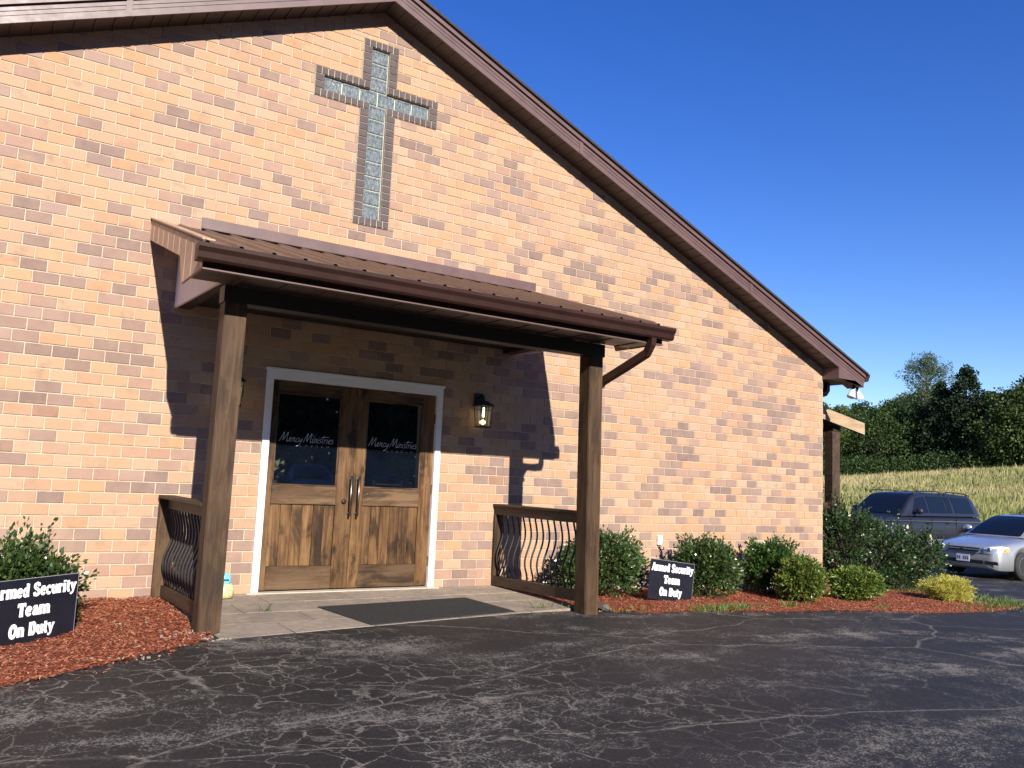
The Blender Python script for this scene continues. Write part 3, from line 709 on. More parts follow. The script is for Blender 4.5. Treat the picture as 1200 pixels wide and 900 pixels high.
def leaf(x0, x1, right):
    dr = 'door'
    root = MB(); d0, d1 = .02, .065
    # stiles make the body of the leaf; the rails, planks, pane and pulls are its sub-parts
    gl0, gl1 = (.135, .785) if not right else (1.070, 1.705)
    root.cbox(x0, gl0, d0, d1, 0, 1.995, .003); root.cbox(gl1, x1, d0, d1, 0, 1.995, .003)
    o = root.build('door', M['door_v']); CH(o)
    def S(mb, name, mt): 
        q = mb.build(name, mt); q.location = Vector((-XC, 0, 0)); q.parent = o; q.location = Vector((0, 0, 0)); return q
    S(MB().cbox(gl0 + .0005, gl1 - .0005, d0 + .001, d1, 1.885, 1.995, .003), 'top_rail', M['door_h'])
    S(MB().cbox(gl0 + .0005, gl1 - .0005, d0 - .004, d1, .812, .990, .003), 'lock_rail', M['door_h'])
    S(MB().cbox(gl0 + .0005, gl1 - .0005, d0 + .001, d1, 0, .222, .003), 'bottom_rail', M['door_h'])
    n = 6; wpl = (gl1 - gl0) / n
    for k in range(n):
        q = S(MB().cbox(gl0 + k * wpl + .0015, gl0 + (k + 1) * wpl - .0015, d0 + .016 + random.uniform(-.001, .001), d1 - .004, .2225, .8115, .003), 'plank', M['door_v'])
    S(MB().box(gl0 + .001, gl1 - .001, d0 + .018, d0 + .026, .991, 1.884), 'glass_pane', M['glass'])
    bd = MB(); e = .014
    bd.cbox(gl0 + .001, gl1 - .001, d0 + .004, d0 + .017, .991, .991 + e, .003); bd.cbox(gl0 + .001, gl1 - .001, d0 + .004, d0 + .017, 1.884 - e, 1.884, .003)
    bd.cbox(gl0 + .001, gl0 + e, d0 + .0045, d0 + .017, .991 + e, 1.884 - e, .003); bd.cbox(gl1 - e, gl1 - .001, d0 + .0045, d0 + .017, .991 + e, 1.884 - e, .003)
    S(bd, 'glazing_bead', M['door_h'])
    hx = x1 - .035 if not right else x0 + .045
    h = MB(); h.tube([(hx, -.035, .705), (hx, -.035, 1.105)], .011, 10)
    for hz in (.735, 1.075): h.tube([(hx, -.035, hz), (hx, d0, hz)], .009, 8); h.tube([(hx, d0 - .004, hz), (hx, d0 + .001, hz)], .018, 12)
    S(h, 'pull_handle', M['steel'])
    if not right: S(MB().lathe([(.024, d0 + .001), (.026, d0 - .012), (.018, d0 - .02), (.008, d0 - .021)], x1 - .085, .85, 16, 1), 'deadbolt', M['dark_metal'])
    for bx in (gl0 + .05, gl1 - .05): S(MB().lathe([(.008, d0 + .0), (.008, d0 - .007), (.003, d0 - .009)], bx, .93, 8, 1), 'bolt', M['steel'])
    if right:
        for hz in (.25, 1.0, 1.75): S(MB().box(x1 - .002, x1 + .010, d0 - .012, d0 + .002, hz - .05, hz + .05), 'hinge', M['dark_metal'])
    tx = .18 if not right else 1.105
    polys = [smoothline(p, 4) for p in SCR]
    q = strokes(None, 'lettering', polys, .0040, M['pane_print'], (tx, d0 + .018, 1.412 if not right else 1.418), .117, .090, -.0006, .22, .00012); q.parent = o
    # CHURCH in thin spaced capitals
    caps = {'C': [arc(.32, .5, .3, .5, 55, 305, 8)], 'H': [[(0.05, 0), (0.05, 1)], [(.6, 0), (.6, 1)], [(.05, .5), (.6, .5)]], 'U': [[(.05, 1), (.05, .35), (.15, .08), (.32, 0), (.5, .08), (.6, .35), (.6, 1)]], 'R': [[(.05, 0), (.05, 1), (.4, 1), (.58, .85), (.55, .6), (.4, .5), (.05, .5)], [(.35, .5), (.62, 0)]]}
    pl = []
    for i, ch in enumerate('CHURCH'):
        for s in caps[ch]: pl.append([(px_ + i * 1.62, py_) for px_, py_ in s])
    q = strokes(None, 'small_lettering', pl, .0028, M['grey_print'], (tx + .205, d0 + .018, 1.372), .034, .024, -.0006); q.parent = o
    return o
M['pane_print'] = simple('pale_grey_vinyl_print', (.55, .55, .57), .55, var=.02)
M['grey_print'] = simple('grey_vinyl_print', (.075, .075, .08), .55, var=.02)
leaf(.070, .9555, False); leaf(.9585, 1.8455, True)
# dark room behind the leaves
b = MB(); b.box(.0, 1.915, .10, .11, -.1, 2.1); CH(b.build('door_backing', M['dark_metal']))

# ------------------------------------------------------------------ entrance canopy on two posts
can = thing('entrance_canopy', 'brown ribbed metal canopy on two rough wooden posts over the double doors', 'canopy', (.95, -1, 0))
def CA(o): o.location = Vector(o.location) - Vector((.95, -1, 0)); o.parent = can; return o
CX0, CX1, CYF = -1.145, 3.055, -2.16
ZF, ZW = 2.635, 3.30                       # roof underside at the front and at the wall
def zr(y): return ZF + (ZW - ZF) * (y - CYF) / (0 - CYF)
def rib_profile(x0, x1, nr):
    pts = []; pitch = .2285
    for k in range(nr):
        x = x0 + k * pitch; pts += [(x - .022, 0), (x - .010, .020), (x + .010, .020), (x + .022, 0), (x + pitch / 3, 0), (x + pitch / 3 + .008, .003), (x + pitch / 3 + .016, 0), (x + 2 * pitch / 3, 0), (x + 2 * pitch / 3 + .008, .003), (x + 2 * pitch / 3 + .016, 0)]
    return [p for p in pts if p[0] < x1 - .0005] + [(x1, 0)]
pitch = .2285; x = CX0 + .015
while x < CX1 - .05:
    nr = 4; x1 = min(x + nr * pitch - .022, CX1 + .01)
    P = rib_profile(x + .0, x1, nr)
    if x > CX0 + .1: P = [(p, q) for p, q in P]
    b = MB(); n = len(P); y0, y1 = CYF - .045, .0
    for zo in (.012, .010):
        for (yy) in (y0, y1): b.v += [(p, yy, zr(yy) + q + zo) for p, q in P]
    for k in range(n - 1): b.f += [(k, k + 1, n + k + 1, n + k), (2 * n + k, 3 * n + k, 3 * n + k + 1, 2 * n + k + 1), (k, 2 * n + k, 2 * n + k + 1, k + 1)]; b.sm += [False] * 3
    CA(b.build('roof_sheet', M['roof_metal'])); x += nr * pitch
# decking under the sheets, flashing on the wall
b = MB(); b.hexa([(CX0 + .02, CYF, ZF - .03), (CX1 - .02, CYF, ZF - .03), (CX1 - .02, -.0, ZW - .03), (CX0 + .02, -.0, ZW - .03), (CX0 + .02, CYF, ZF + .008), (CX1 - .02, CYF, ZF + .008), (CX1 - .02, -.0, ZW + .008), (CX0 + .02, -.0, ZW + .008)])
CA(b.build('roof_deck', M['dark_metal']))
b = MB(); b.cbox(-.715, 3.065, -.012, -.002, 3.335, 3.435, .002)
b.hexa([(-.715, -.06, 3.318), (3.065, -.06, 3.318), (3.065, -.006, 3.333), (-.715, -.006, 3.333), (-.715, -.06, 3.322), (3.065, -.06, 3.322), (3.065, -.006, 3.337), (-.715, -.006, 3.337)])
CA(b.build('wall_flashing', M['fascia']))
# rakes: left tan trim with the eave box, right one darker
for X, s, mt in ((CX0, 1, M['tan_metal']), (CX1, -1, M['tan_metal'])):
    b = MB(); t = .02 * s; sl = (ZW - ZF) / 2.16
    top = lambda y: zr(y) + .035
    bot = lambda y: zr(y) - .165
    poly = [(CYF, 2.470), (-1.52, 2.470), (-1.40, bot(-1.40)), (-.001, bot(0)), (-.001, top(0)), (CYF, top(CYF))]
    vs = [(X, y, z) for y, z in poly] + [(X + t, y, z) for y, z in poly]; n = len(poly)
    b.add(vs, [tuple(range(n)), tuple(range(n, 2 * n))[::-1]] + [(i, (i + 1) % n, n + (i + 1) % n, n + i) for i in range(n)])
    # capping flange
    c0, c1 = (X - .012, X + .075) if s > 0 else (X - .075, X + .012)
    b.hexa([(c0, CYF, top(CYF) - .004 + .001), (c1, CYF, top(CYF) + .001 - .004), (c1, -.001, top(0) - .003), (c0, -.001, top(0) - .003), (c0, CYF, top(CYF) + .006), (c1, CYF, top(CYF) + .006), (c1, -.001, top(0) + .007), (c0, -.001, top(0) + .007)])
    CA(b.build('rake_trim', mt))
    for k in range(9):
        b = MB(); y = -2.05 + k * .235
        zb2 = bot(y) + .006 if y > -1.4 else 2.478
        b.box(X - .0015 if s > 0 else X, X if s > 0 else X + .0015, y - .002, y + .002, zb2, top(y) - .008)
        CA(b.build('trim_seam', mt))
    # soffit of the side overhang
    ins = X + s * .25
    x0, x1 = sorted((X + t, ins)); b = MB()
    for k in range(3):
        a0 = x0 + (x1 - x0) * k / 3 + .002; a1 = x0 + (x1 - x0) * (k + 1) / 3 - .002
        b.hexa([(a0, -1.50, bot(-1.5) + .03), (a1, -1.50, bot(-1.5) + .03), (a1, -.002, bot(0) + .03), (a0, -.002, bot(0) + .03), (a0, -1.50, bot(-1.5) + .04), (a1, -1.50, bot(-1.5) + .04), (a1, -.002, bot(0) + .04), (a0, -.002, bot(0) + .04)])
    CA(b.build('side_soffit', M['tan_metal']))
    # side beam with the gable panel above it
    bx0, bx1 = sorted((X + s * .255, X + s * .275)); b = MB()
    vs = []
    for xx in (bx0, bx1): vs += [(xx, -1.742, 2.50), (xx, -.003, 2.55), (xx, -.003, zr(0) - .032), (xx, -1.742, zr(-1.742) - .032)]
    b.add(vs, [(0, 1, 2, 3), (7, 6, 5, 4), (0, 4, 5, 1), (1, 5, 6, 2), (2, 6, 7, 3), (3, 7, 4, 0)])
    CA(b.build('gable_panel', M['tan_light']))
    bx0, bx1 = sorted((X + s * .278, X + s * .40)); b = MB(); b.box(bx0, bx1, -1.58, -.003, 2.555, 2.66); CA(b.build('side_beam', M['soffit']))
# front eave: fascia, gutter, level soffit with ribs, beam
b = MB(); b.box(CX0 + .001, CX1 - .001, CYF - .018, CYF - .0005, 2.462, 2.63); CA(b.build('fascia_board', M['brown_metal']))
b = MB(); b.box(CX0 - .0, CX1 + .0, CYF - .026, CYF - .0185, 2.458, 2.468); b.box(CX0, CX1, CYF - .03, CYF + .02, 2.4555, 2.4605); CA(b.build('fascia_lip', M['fascia']))
gp = [(CYF - .019, 2.612), (CYF - .019, 2.50), (CYF - .095, 2.50), (CYF - .110, 2.515), (CYF - .118, 2.555), (CYF - .140, 2.585), (CYF - .142, 2.612), (CYF - .136, 2.612), (CYF - .134, 2.59), (CYF - .112, 2.558), (CYF - .104, 2.52), (CYF - .092, 2.507), (CYF - .026, 2.507), (CYF - .026, 2.612)]
b = MB(); n = len(gp); g0, g1 = -1.20, 3.115
b.add([(g0, y, z) for y, z in gp] + [(g1, y, z) for y, z in gp], [(i, (i + 1) % n, n + (i + 1) % n, n + i) for i in range(n)])
outer = [(CYF - .019, 2.612), (CYF - .019, 2.50), (CYF - .095, 2.50), (CYF - .110, 2.515), (CYF - .118, 2.555), (CYF - .140, 2.585), (CYF - .142, 2.612)]
for xx in (g0 - .001, g1 + .001): b.prism(outer, 0, xx - .001, xx + .001)
CA(b.build('gutter', M['brown_metal']))
x = CX0 + .02
while x < CX1 - .03:
    x1 = min(x + .305, CX1 - .02); b = MB(); b.box(x + .002, x1 - .002, CYF + .022, -1.752, 2.470, 2.476); b.box(x1 - .014, x1 - .002, CYF + .022, -1.752, 2.462, 2.470)
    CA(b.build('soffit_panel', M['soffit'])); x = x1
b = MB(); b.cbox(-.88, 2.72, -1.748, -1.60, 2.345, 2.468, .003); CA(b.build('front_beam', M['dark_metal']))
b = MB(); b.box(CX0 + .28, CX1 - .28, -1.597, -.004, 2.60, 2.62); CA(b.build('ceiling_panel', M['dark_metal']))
# posts
for (xb, xt) in ((-.877, -.868), (2.572, 2.535)):
    b = MB(); w_ = .162; zb = g(xb, -1.7) - .05; c = .006
    bm = bmesh.new(); bmesh.ops.create_cube(bm, size=1)
    for v in bm.verts:
        k = v.co.z + .5; x0 = xb + (xt - xb) * k; v.co = Vector((x0 + w_ / 2 + v.co.x * w_, -1.669 + v.co.y * w_, zb + k * (2.344 - zb)))
    bmesh.ops.bevel(bm, geom=[e for e in bm.edges if abs((e.verts[0].co - e.verts[1].co).z) > 1], offset=c, segments=2, affect='EDGES')
    bm.verts.index_update(); b.add([v.co[:] for v in bm.verts], [[v.index for v in f.verts] for f in bm.faces]); bm.free()
    o = b.build('post', M['post_wood']); local(o, (xb, -1.67, 0)); CA(o)
# downspout of the canopy gutter, down the right post
b = MB(); b.tube([(2.87, CYF - .075, 2.50), (2.87, CYF - .07, 2.44), (2.865, CYF - .02, 2.36), (2.80, -1.98, 2.25), (2.74, -1.70, 2.12), (2.715, -1.60, 2.02), (2.705, -1.555, 1.93), (2.712, -1.55, 1.4), (2.735, -1.55, .12)], 0, 4, sq=(.028, .036))
CA(b.build('downspout', M['brown_metal']))
b = MB(); b.tube([(2.735, -1.55, .118), (2.74, -1.555, .05), (2.79, -1.57, .0), (2.88, -1.60, -.03)], 0, 4, sq=(.034, .042)); CA(b.build('downspout_elbow', M['brown_metal']))
for bz in (1.9, .55):
    b = MB(); b.box(2.665, 2.755, -1.595, -1.505, bz, bz + .025); CA(b.build('strap', M['brown_metal']))

# ------------------------------------------------------------------ porch railings with wavy iron balusters
def railing(x0, label, wallpost):
    r = thing('porch_railing', label, 'railing', (x0, -.8, 0), 0, 'porch railings with wavy balusters')
    def RR(o): o.location = Vector(o.location) - Vector((x0, -.8, 0)); o.parent = r; return o
    y0, y1 = -1.586, -.003 if wallpost == 1 else -.047
    o = MB().cbox(x0 - .02, x0 + .115, y0, y1, .842, .868, .004).build('cap_rail', M['rail_wood']); RR(local(o, (x0, 0, .85)))
    ra, rb = (x0, x0 + .09) if wallpost == 1 else (x0 + .065, x0 + .105)
    o = MB().cbox(ra, rb, y0, y1, .752, .8415, .004).build('top_rail', M['rail_wood']); RR(local(o, (x0, 0, .8)))
    b = MB(); b.hexa([(ra, y0, .02), (rb, y0, .02), (rb, y1, -.01), (ra, y1, -.01), (ra, y0, .125), (rb, y0, .125), (rb, y1, .085), (ra, y1, .085)])
    o = b.build('bottom_rail', M['rail_wood']); RR(local(o, (x0, 0, .05)))
    if wallpost:
        o = MB().cbox(x0 - .005, x0 + (.145 if wallpost > 1 else .09), -.045 if wallpost > 1 else -.04, -.002, -.02 if wallpost > 1 else .0865, .8415 if wallpost > 1 else .7515, .004).build('wall_post', M['post_wood']); RR(local(o, (x0, 0, .1)))
    bal = None; n = 14
    for k in range(n):
        y = y0 + (k + .7) * (y1 - y0) / (n + .4); t0, t1 = .10, .756
        if bal is None:
            P = []
            for i in range(25):
                t = i / 24; z = .756 - t * .656
                e = min(1, min(t, 1 - t) / .06)
                dx = .034 * math.sin(2 * math.pi * (t ** 1.2) * 1.12 + .0) * e if t < .9 else .034 * math.sin(2 * math.pi * .9 ** 1.2 * 1.12) * (1 - t) / .1
                P.append((dx, 0, z))
            bal = MB().tube(P, .0105, 6).mesh('baluster'); bal.materials.append(M['dark_metal'])
        o = bpy.data.objects.new('baluster', bal); C.objects.link(o); o.parent = r; o.location = ((ra + rb) / 2 - x0, y + .8, 0)
    return r
railing(2.635, 'dark wooden railing with wavy iron balusters between wall and right porch post', 1)
railing(-.865, 'dark wooden railing with wavy iron balusters between wall and left porch post', 2)
# left one carries a broad wooden post against the brick

# ------------------------------------------------------------------ small things at the entrance
def put(t, o):
    o.location = Vector(o.location) - Vector(t.location); o.parent = t; return o
mat_pts = [(.33, -.885), (.445, -1.765), (1.94, -1.545), (1.885, -.735)]
def zf_(x, y): return -.018 + .0172 * y
b = MB(); top = [(x, y, zf_(x, y) + .009) for x, y in mat_pts]; bot = [(x, y, zf_(x, y) + .0008) for x, y in mat_pts]
b.add(bot + top, [(3, 2, 1, 0), (4, 5, 6, 7), (0, 1, 5, 4), (1, 2, 6, 5), (2, 3, 7, 6), (3, 0, 4, 7)])
o = b.build('doormat', simple('doormat_pile', (.040, .039, .038), .95, var=.3, vscale=40, bmp=.8, bscale=300, spec=.1)); tag(local(o, (1.15, -1.2, -.03)), 'large flat charcoal doormat lying on the porch in front of the doors', 'doormat')

def emis(name, col, st):
    m, n, b = newmat(name); b.inputs['Base Color'].default_value = col + (1,); b.inputs['Emission Color'].default_value = col + (1,); b.inputs['Emission Strength'].default_value = st; return m
M['lit_bulb'] = emis('lit_bulb', (1., .86, .62), 5.)
m, n, b_ = newmat('lantern_glass'); b_.inputs['Base Color'].default_value = (.62, .60, .52, 1); b_.inputs['Roughness'].default_value = .3; b_.inputs['Transmission Weight'].default_value = .80; b_.inputs['IOR'].default_value = 1.1; M['lantern_glass'] = m
def lantern(x, z, label):
    t = thing('wall_lantern', label, 'wall lamp', (x, 0, z), 0, 'wall lanterns beside the doors')
    P = lambda mb, nm, mt: setattr(mb.build(nm, mt, t), 'name', nm) or None
    b = MB(); b.cbox(-.055, .055, -.022, -.002, -.02, .13, .004); P(b, 'back_plate', M['dark_metal'])
    b = MB(); b.tube([(0, -.02, .08), (0, -.07, .105), (0, -.115, .09), (0, -.125, .04)], .010, 8); P(b, 'arm', M['dark_metal'])
    c = -.125; b = MB()
    b.hexa([(-.085, c - .085, -.005), (.085, c - .085, -.005), (.085, c + .085, -.005), (-.085, c + .085, -.005), (-.03, c - .03, .045), (.03, c - .03, .045), (.03, c + .03, .045), (-.03, c + .03, .045)])
    b.box(-.09, .09, c - .09, c + .09, -.014, -.005); P(b, 'lamp_cap', M['dark_metal'])
    b = MB(); h0, h1 = -.235, -.014; q0, q1 = .058, .072
    for sx in (-1, 1):
        for sy in (-1, 1): b.tube([(sx * q0, c + sy * q0, h0), (sx * q1, c + sy * q1, h1)], 0, 4, sq=(.004, .004))
        b.tube([(sx * q0 * .3, c - q0, h0), (sx * q1 * .3, c - q1, h1)], 0, 4, sq=(.0025, .0025)); b.tube([(sx * q0, c - q0 * .3 * sx, h0), (sx * q1, c - q1 * .3 * sx, h1)], 0, 4, sq=(.0025, .0025))
    for sy in (-1, 1): b.tube([(-q1 + .003, c + sy * (q1 - .003), -.06), (q1 - .003, c + sy * (q1 - .003), -.06)], 0, 4, sq=(.003, .003)); b.tube([(sy * (q1 - .003), c - q1, -.06), (sy * (q1 - .003), c + q1, -.06)], 0, 4, sq=(.003, .003))
    b.box(-.066, .066, c - .066, c + .066, -.247, -.235); P(b, 'cage', M['dark_metal'])
    b = MB(); e = .006; b.hexa([(-q0 + e, c - q0 + e, h0), (q0 - e, c - q0 + e, h0), (q0 - e, c + q0 - e, h0), (-q0 + e, c + q0 - e, h0), (-q1 + e, c - q1 + e, h1), (q1 - e, c - q1 + e, h1), (q1 - e, c + q1 - e, h1), (-q1 + e, c + q1 - e, h1)]); P(b, 'glass_shade', M['lantern_glass'])
    b = MB(); b.lathe([(.003, -.135), (.012, -.130), (.016, -.115), (.013, -.10), (.010, -.08), (.010, -.03)], 0, c, 12); P(b, 'bulb', M['lit_bulb'])
    ld = bpy.data.lights.new('lantern_light', 'POINT'); ld.energy = .12; ld.color = (1, .75, .45); ld.shadow_soft_size = .03
    lo = bpy.data.objects.new('lantern_light', ld); C.objects.link(lo); lo.parent = t; lo.location = (0, c - .0, -.19)
    return t
lantern(2.36, 1.94, 'lit black wall lantern on shaded brick between the doors and right post')
lantern(-.335, 1.94, 'black wall lantern mostly hidden behind the left porch post')

t = thing('outlet_box', 'small white electrical outlet box low on the sunlit brick wall', 'outlet', (5.105, -.012, .47))
put(t, MB().cbox(5.07, 5.14, -.03, .0, .41, .53, .004).build('box', M['white_trim'])); put(t, MB().cbox(5.078, 5.132, -.037, -.0305, .42, .52, .003).build('cover', M['white_trim']))

# painted garden ornament by the door: rough stone-like jar with a turquoise top
t = thing('garden_ornament', 'small mottled tan garden ornament with turquoise top beside the door', 'ornament', (-.30, -.22, zf_(-.3, -.22)))
m, n, bb = newmat('mottled_ceramic'); pos = coords(n, 'pos'); v_ = n.nodes.new('ShaderNodeTexVoronoi'); v_.inputs['Scale'].default_value = 55; L(n, pos, v_.inputs['Vector'])
L(n, mix(n, ramp(n, v_.outputs['Distance'], [(.15, 1.), (.35, 0.)]), ramp(n, noise_(n, pos, 14, 3), [(.35, (.62, .55, .34)), (.55, (.45, .46, .22)), (.7, (.66, .50, .36))]), (.16, .13, .08)), bb.inputs['Base Color']); bb.inputs['Roughness'].default_value = .4
b = MB(); b.lathe([(.055, 0), (.085, .01), (.095, .05), (.088, .095), (.068, .125), (.05, .13)], 0, 0, 20); b.v = [(x * (1.0 + .08 * noise.noise((x * 20, y * 20, z * 20))) - .30, y * .8 - .22, z + zf_(-.3, -.22) + .001) for x, y, z in b.v]; put(t, b.build('jar', m))
tq = simple('turquoise_glaze', (.16, .58, .68), .2, var=.15, vscale=25); b = MB(); b.lathe([(.052, .128), (.060, .15), (.060, .185), (.048, .21), (.02, .222), (.004, .224)], 0, 0, 20)
b.v = [(x - .305, y * .85 - .22, z + zf_(-.3, -.22)) for x, y, z in b.v]; put(t, b.build('cap', tq))
b = MB(); b.cbox(-.335, -.275, -.276, -.268, .155 + zf_(-.3, -.22), .172 + zf_(-.3, -.22), .003); put(t, b.build('visor', simple('navy_glaze', (.03, .06, .16), .3)))

# stone by the downspout
bm = bmesh.new(); bmesh.ops.create_icosphere(bm, subdivisions=3, radius=1)
for v in bm.verts: v.co *= 1 + .25 * noise.noise(v.co * 1.4)
for v in bm.verts: v.co = Vector((v.co.x * .05, v.co.y * .045, v.co.z * .032))
me = bpy.data.meshes.new('stone'); bm.to_mesh(me); bm.free(); me.materials.append(simple('grey_stone', (.09, .085, .078), .8, var=.3, vscale=20, bmp=.5))
o = link('stone', me); o.location = (2.97, -1.56, g(2.97, -1.6) + .036); tag(o, 'rounded grey stone at the foot of the right porch post', 'stone')
rs = random.Random(4); gv = []
gm = simple('pale_gravel', (.22, .185, .145), .85, var=.35, vscale=30)
b = MB()
for (cx, cy, rx, ry, nn) in ((-.98, -1.72, .2, .16, 34), (-.78, -1.93, .12, .05, 22), (-1.3, -1.35, .3, .3, 16), (-1.5, -2.35, .35, .06, 14), (2.9, -1.55, .15, .06, 14)):
    for k in range(nn):
        x, y = cx + rs.gauss(0, rx * .5), cy + rs.gauss(0, ry * .5); s = rs.uniform(.004, .012); z = g(x, y) + (.016 if in_l(x, y) or in_r(x, y) else .004)
        P = [Vector((rs.uniform(.6, 1) * a, rs.uniform(.6, 1) * b2, rs.uniform(.4, .7) * c2)) * s for a in (-1, 1) for b2 in (-1, 1) for c2 in (-1, 1)]
        o_ = len(b.v); b.v += [(x + p.x, y + p.y, z + p.z) for p in P]; b.f += [tuple(o_ + i for i in f) for f in ((0, 1, 3, 2), (4, 6, 7, 5), (0, 4, 5, 1), (2, 3, 7, 6), (0, 2, 6, 4), (1, 5, 7, 3))]; b.sm += [False] * 6
tag(b.build('gravel', gm), kind='stuff')

r_ = np.random.default_rng(88); V = []
for i in range(230):
    x = r_.uniform(-.72, 2.65); y = r_.uniform(-1.75, -.05)
    if .3 < x < 1.95 and -1.7 < y < -.78: continue
    if r_.random() > .25 and not (x > 2.2 or x < -.4 or y > -.2): continue
    l = r_.uniform(.004, .014); wd = r_.uniform(.0015, .006); a = r_.uniform(0, 3.14); z = zf_(x, y) + r_.uniform(.002, .006); ux, uy, vx, vy = math.cos(a) * l, math.sin(a) * l, -math.sin(a) * wd, math.cos(a) * wd
    V.append([(x - ux - vx, y - uy - vy, z), (x + ux - vx, y + uy - vy, z), (x + ux + vx, y + uy + vy, z + .003), (x - ux + vx, y - uy + vy, z + .002)])
tag(quads('leaf_litter', np.array(V), M['chips']), kind='stuff')

# ------------------------------------------------------------------ the two yard signs (heavy slab letters)
SV, SH = .165, .105
def S_(x0, x1, y): return {'w': SH, 'p': [(x0, y + SH / 2), (x1, y + SH / 2)]}
def V_(x, y0, y1, w_=SV): return {'w': w_, 'p': [(x, y0), (x, y1)]}
def Cv(p, w_=.13): return {'w': w_, 'p': p}
GL = {
 'A': (.62, [Cv([(.10, 0), (.29, .98)], .11), Cv([(.29, .99), (.47, 0)], .17), {'w': .09, 'p': [(.17, .30), (.42, .30)]}, S_(.0, .2, 0), S_(.34, .60, 0)]),
 'r': (.42, [V_(.13, 0, .70), S_(.02, .27, 0), S_(.02, .2, .60), Cv([(.15, .50), (.22, .62), (.32, .66)], .12), V_(.34, .48, .68, .12)]),
 'm': (.80, [V_(.13, 0, .70), V_(.39, 0, .58), V_(.65, 0, .58), S_(.02, .22, 0), S_(.30, .48, 0), S_(.56, .78, 0), S_(.02, .2, .60), Cv([(.15, .56), (.26, .65), (.38, .62), (.42, .5)], .11), Cv([(.42, .56), (.52, .65), (.64, .62), (.68, .5)], .11)]),
 'e': (.46, [Cv(arc(.23, .34, .15, .29, -35, -350, 12), .13), {'w': .09, 'p': [(.12, .36), (.38, .36)]}]),
 'd': (.50, [V_(.36, 0, 1.0), S_(.24, .40, .90), S_(.30, .48, 0), Cv(arc(.22, .34, .13, .29, 60, 300, 10), .13)]),
 'S': (.55, [Cv([(.42, .72), (.38, .90), (.26, .96), (.12, .88), (.10, .72), (.18, .58), (.34, .46), (.43, .32), (.40, .12), (.27, .04), (.13, .08), (.09, .28)], .15)]),
 'c': (.43, [Cv(arc(.23, .34, .15, .29, 40, 320, 12), .13), V_(.35, .44, .64, .09)]),
 'u': (.54, [V_(.13, .12, .70), V_(.40, 0, .70), S_(.02, .15, .60), S_(.29, .42, .60), S_(.40, .52, 0), Cv([(.13, .16), (.20, .05), (.30, .06), (.40, .16)], .12)]),
 'i': (.28, [V_(.13, 0, .70), S_(.02, .25, 0), S_(.02, .15, .60), V_(.13, .80, .97)]),
 't': (.34, [V_(.15, .12, .92), {'w': .10, 'p': [(.03, .66), (.30, .66)]}, Cv([(.15, .14), (.20, .05), (.31, .08)], .12)]),
 'y': (.50, [Cv([(.12, .66), (.27, .10)], .15), Cv([(.40, .66), (.24, -.08), (.14, -.20), (.03, -.16)], .10), S_(.01, .22, .60), S_(.31, .49, .60)]),
 'T': (.56, [V_(.27, 0, .99, .18), {'w': .12, 'p': [(.02, .93), (.52, .93)]}, V_(.05, .72, .98, .08), V_(.49, .72, .98, .08), S_(.14, .40, 0)]),
 'a': (.48, [V_(.34, 0, .52), S_(.32, .46, 0), Cv([(.10, .52), (.16, .63), (.28, .65), (.34, .52)], .12), Cv([(.34, .38), (.16, .36), (.10, .20), (.15, .06), (.28, .06), (.34, .18)], .11)]),
 'O': (.60, [Cv(arc(.29, .49, .19, .44, 0, 360, 18), .17)]),
 'n': (.54, [V_(.13, 0, .70), V_(.40, 0, .58), S_(.02, .23, 0), S_(.30, .52, 0), S_(.02, .2, .60), Cv([(.15, .56), (.26, .65), (.38, .62), (.43, .5)], .12)]),
 'D': (.60, [V_(.14, 0, .99, .18), {'w': .11, 'p': [(.02, .055), (.30, .055)]}, {'w': .11, 'p': [(.02, .935), (.30, .935)]}, Cv(arc(.28, .495, .17, .43, 88, -88, 12), .17)]),
}
def yard_sign(loc, rz, W_, H_, roll, label, tilt=0):
    t = thing('yard_sign', label, 'sign', loc, rz, 'armed security yard signs')
    t.rotation_euler = (tilt, roll, rz)
    MB().cbox(-W_ / 2, W_ / 2, -.002, .003, 0, H_, .0008).build('board', M['black_board'], t)
    b = MB(); b.box(-W_ / 2 - .001, W_ / 2 + .001, -.003, .004, H_ - .0005, H_ + .0025); b.box(W_ / 2 - .0005, W_ / 2 + .002, -.003, .004, 0, H_ - .001); b.build('edge_trim', simple('grey_edge', (.28, .27, .30), .5), t)
    for s in (-1, 1): MB().tube([(s * W_ * .25, .007, H_ * .6), (s * W_ * .25, .007, -.12)], .0035, 6).build('stake', M['dark_metal'], t)
    for txt, zc, hh, tw in (('Armed Security', .715, .195, .94), ('Team', .415, .195, .36), ('On Duty', .105, .195, .50)):
        adv = 0; items = []
        for ch in txt:
            if ch == ' ': adv += .3; continue
            wd, st = GL[ch]; items.append((adv, st)); adv += wd * .92
        k = tw * W_ / adv; hgt = hh * H_
        pl = []
        for a, st in items:
            for s in st: pl.append({'w': s['w'], 'p': [(p[0] + a, p[1] * hgt / k) for p in s['p']]})
        # widths are in em units: scale everything by k
        pl2 = [{'w': s['w'] * k * 1.3, 'p': [(p[0] * k, p[1] * k) for p in s['p']]} for s in pl]
        strokes(t, 'lettering', pl2, 0, M['white_print'], (-tw * W_ / 2, -.0022, zc * H_ + .004), 1, 1, -.0004, 0, .00008)
    return t
yard_sign((-1.895, -1.70, -.038), math.radians(39), .69, .405, 0, 'black Armed Security sign standing in the left mulch bed before the holly')
yard_sign((4.335, -1.02, g(4.3, -1) + .012), math.radians(4), .715, .425, math.radians(6.5), 'tilted black Armed Security sign between two shrubs in the right mulch bed')

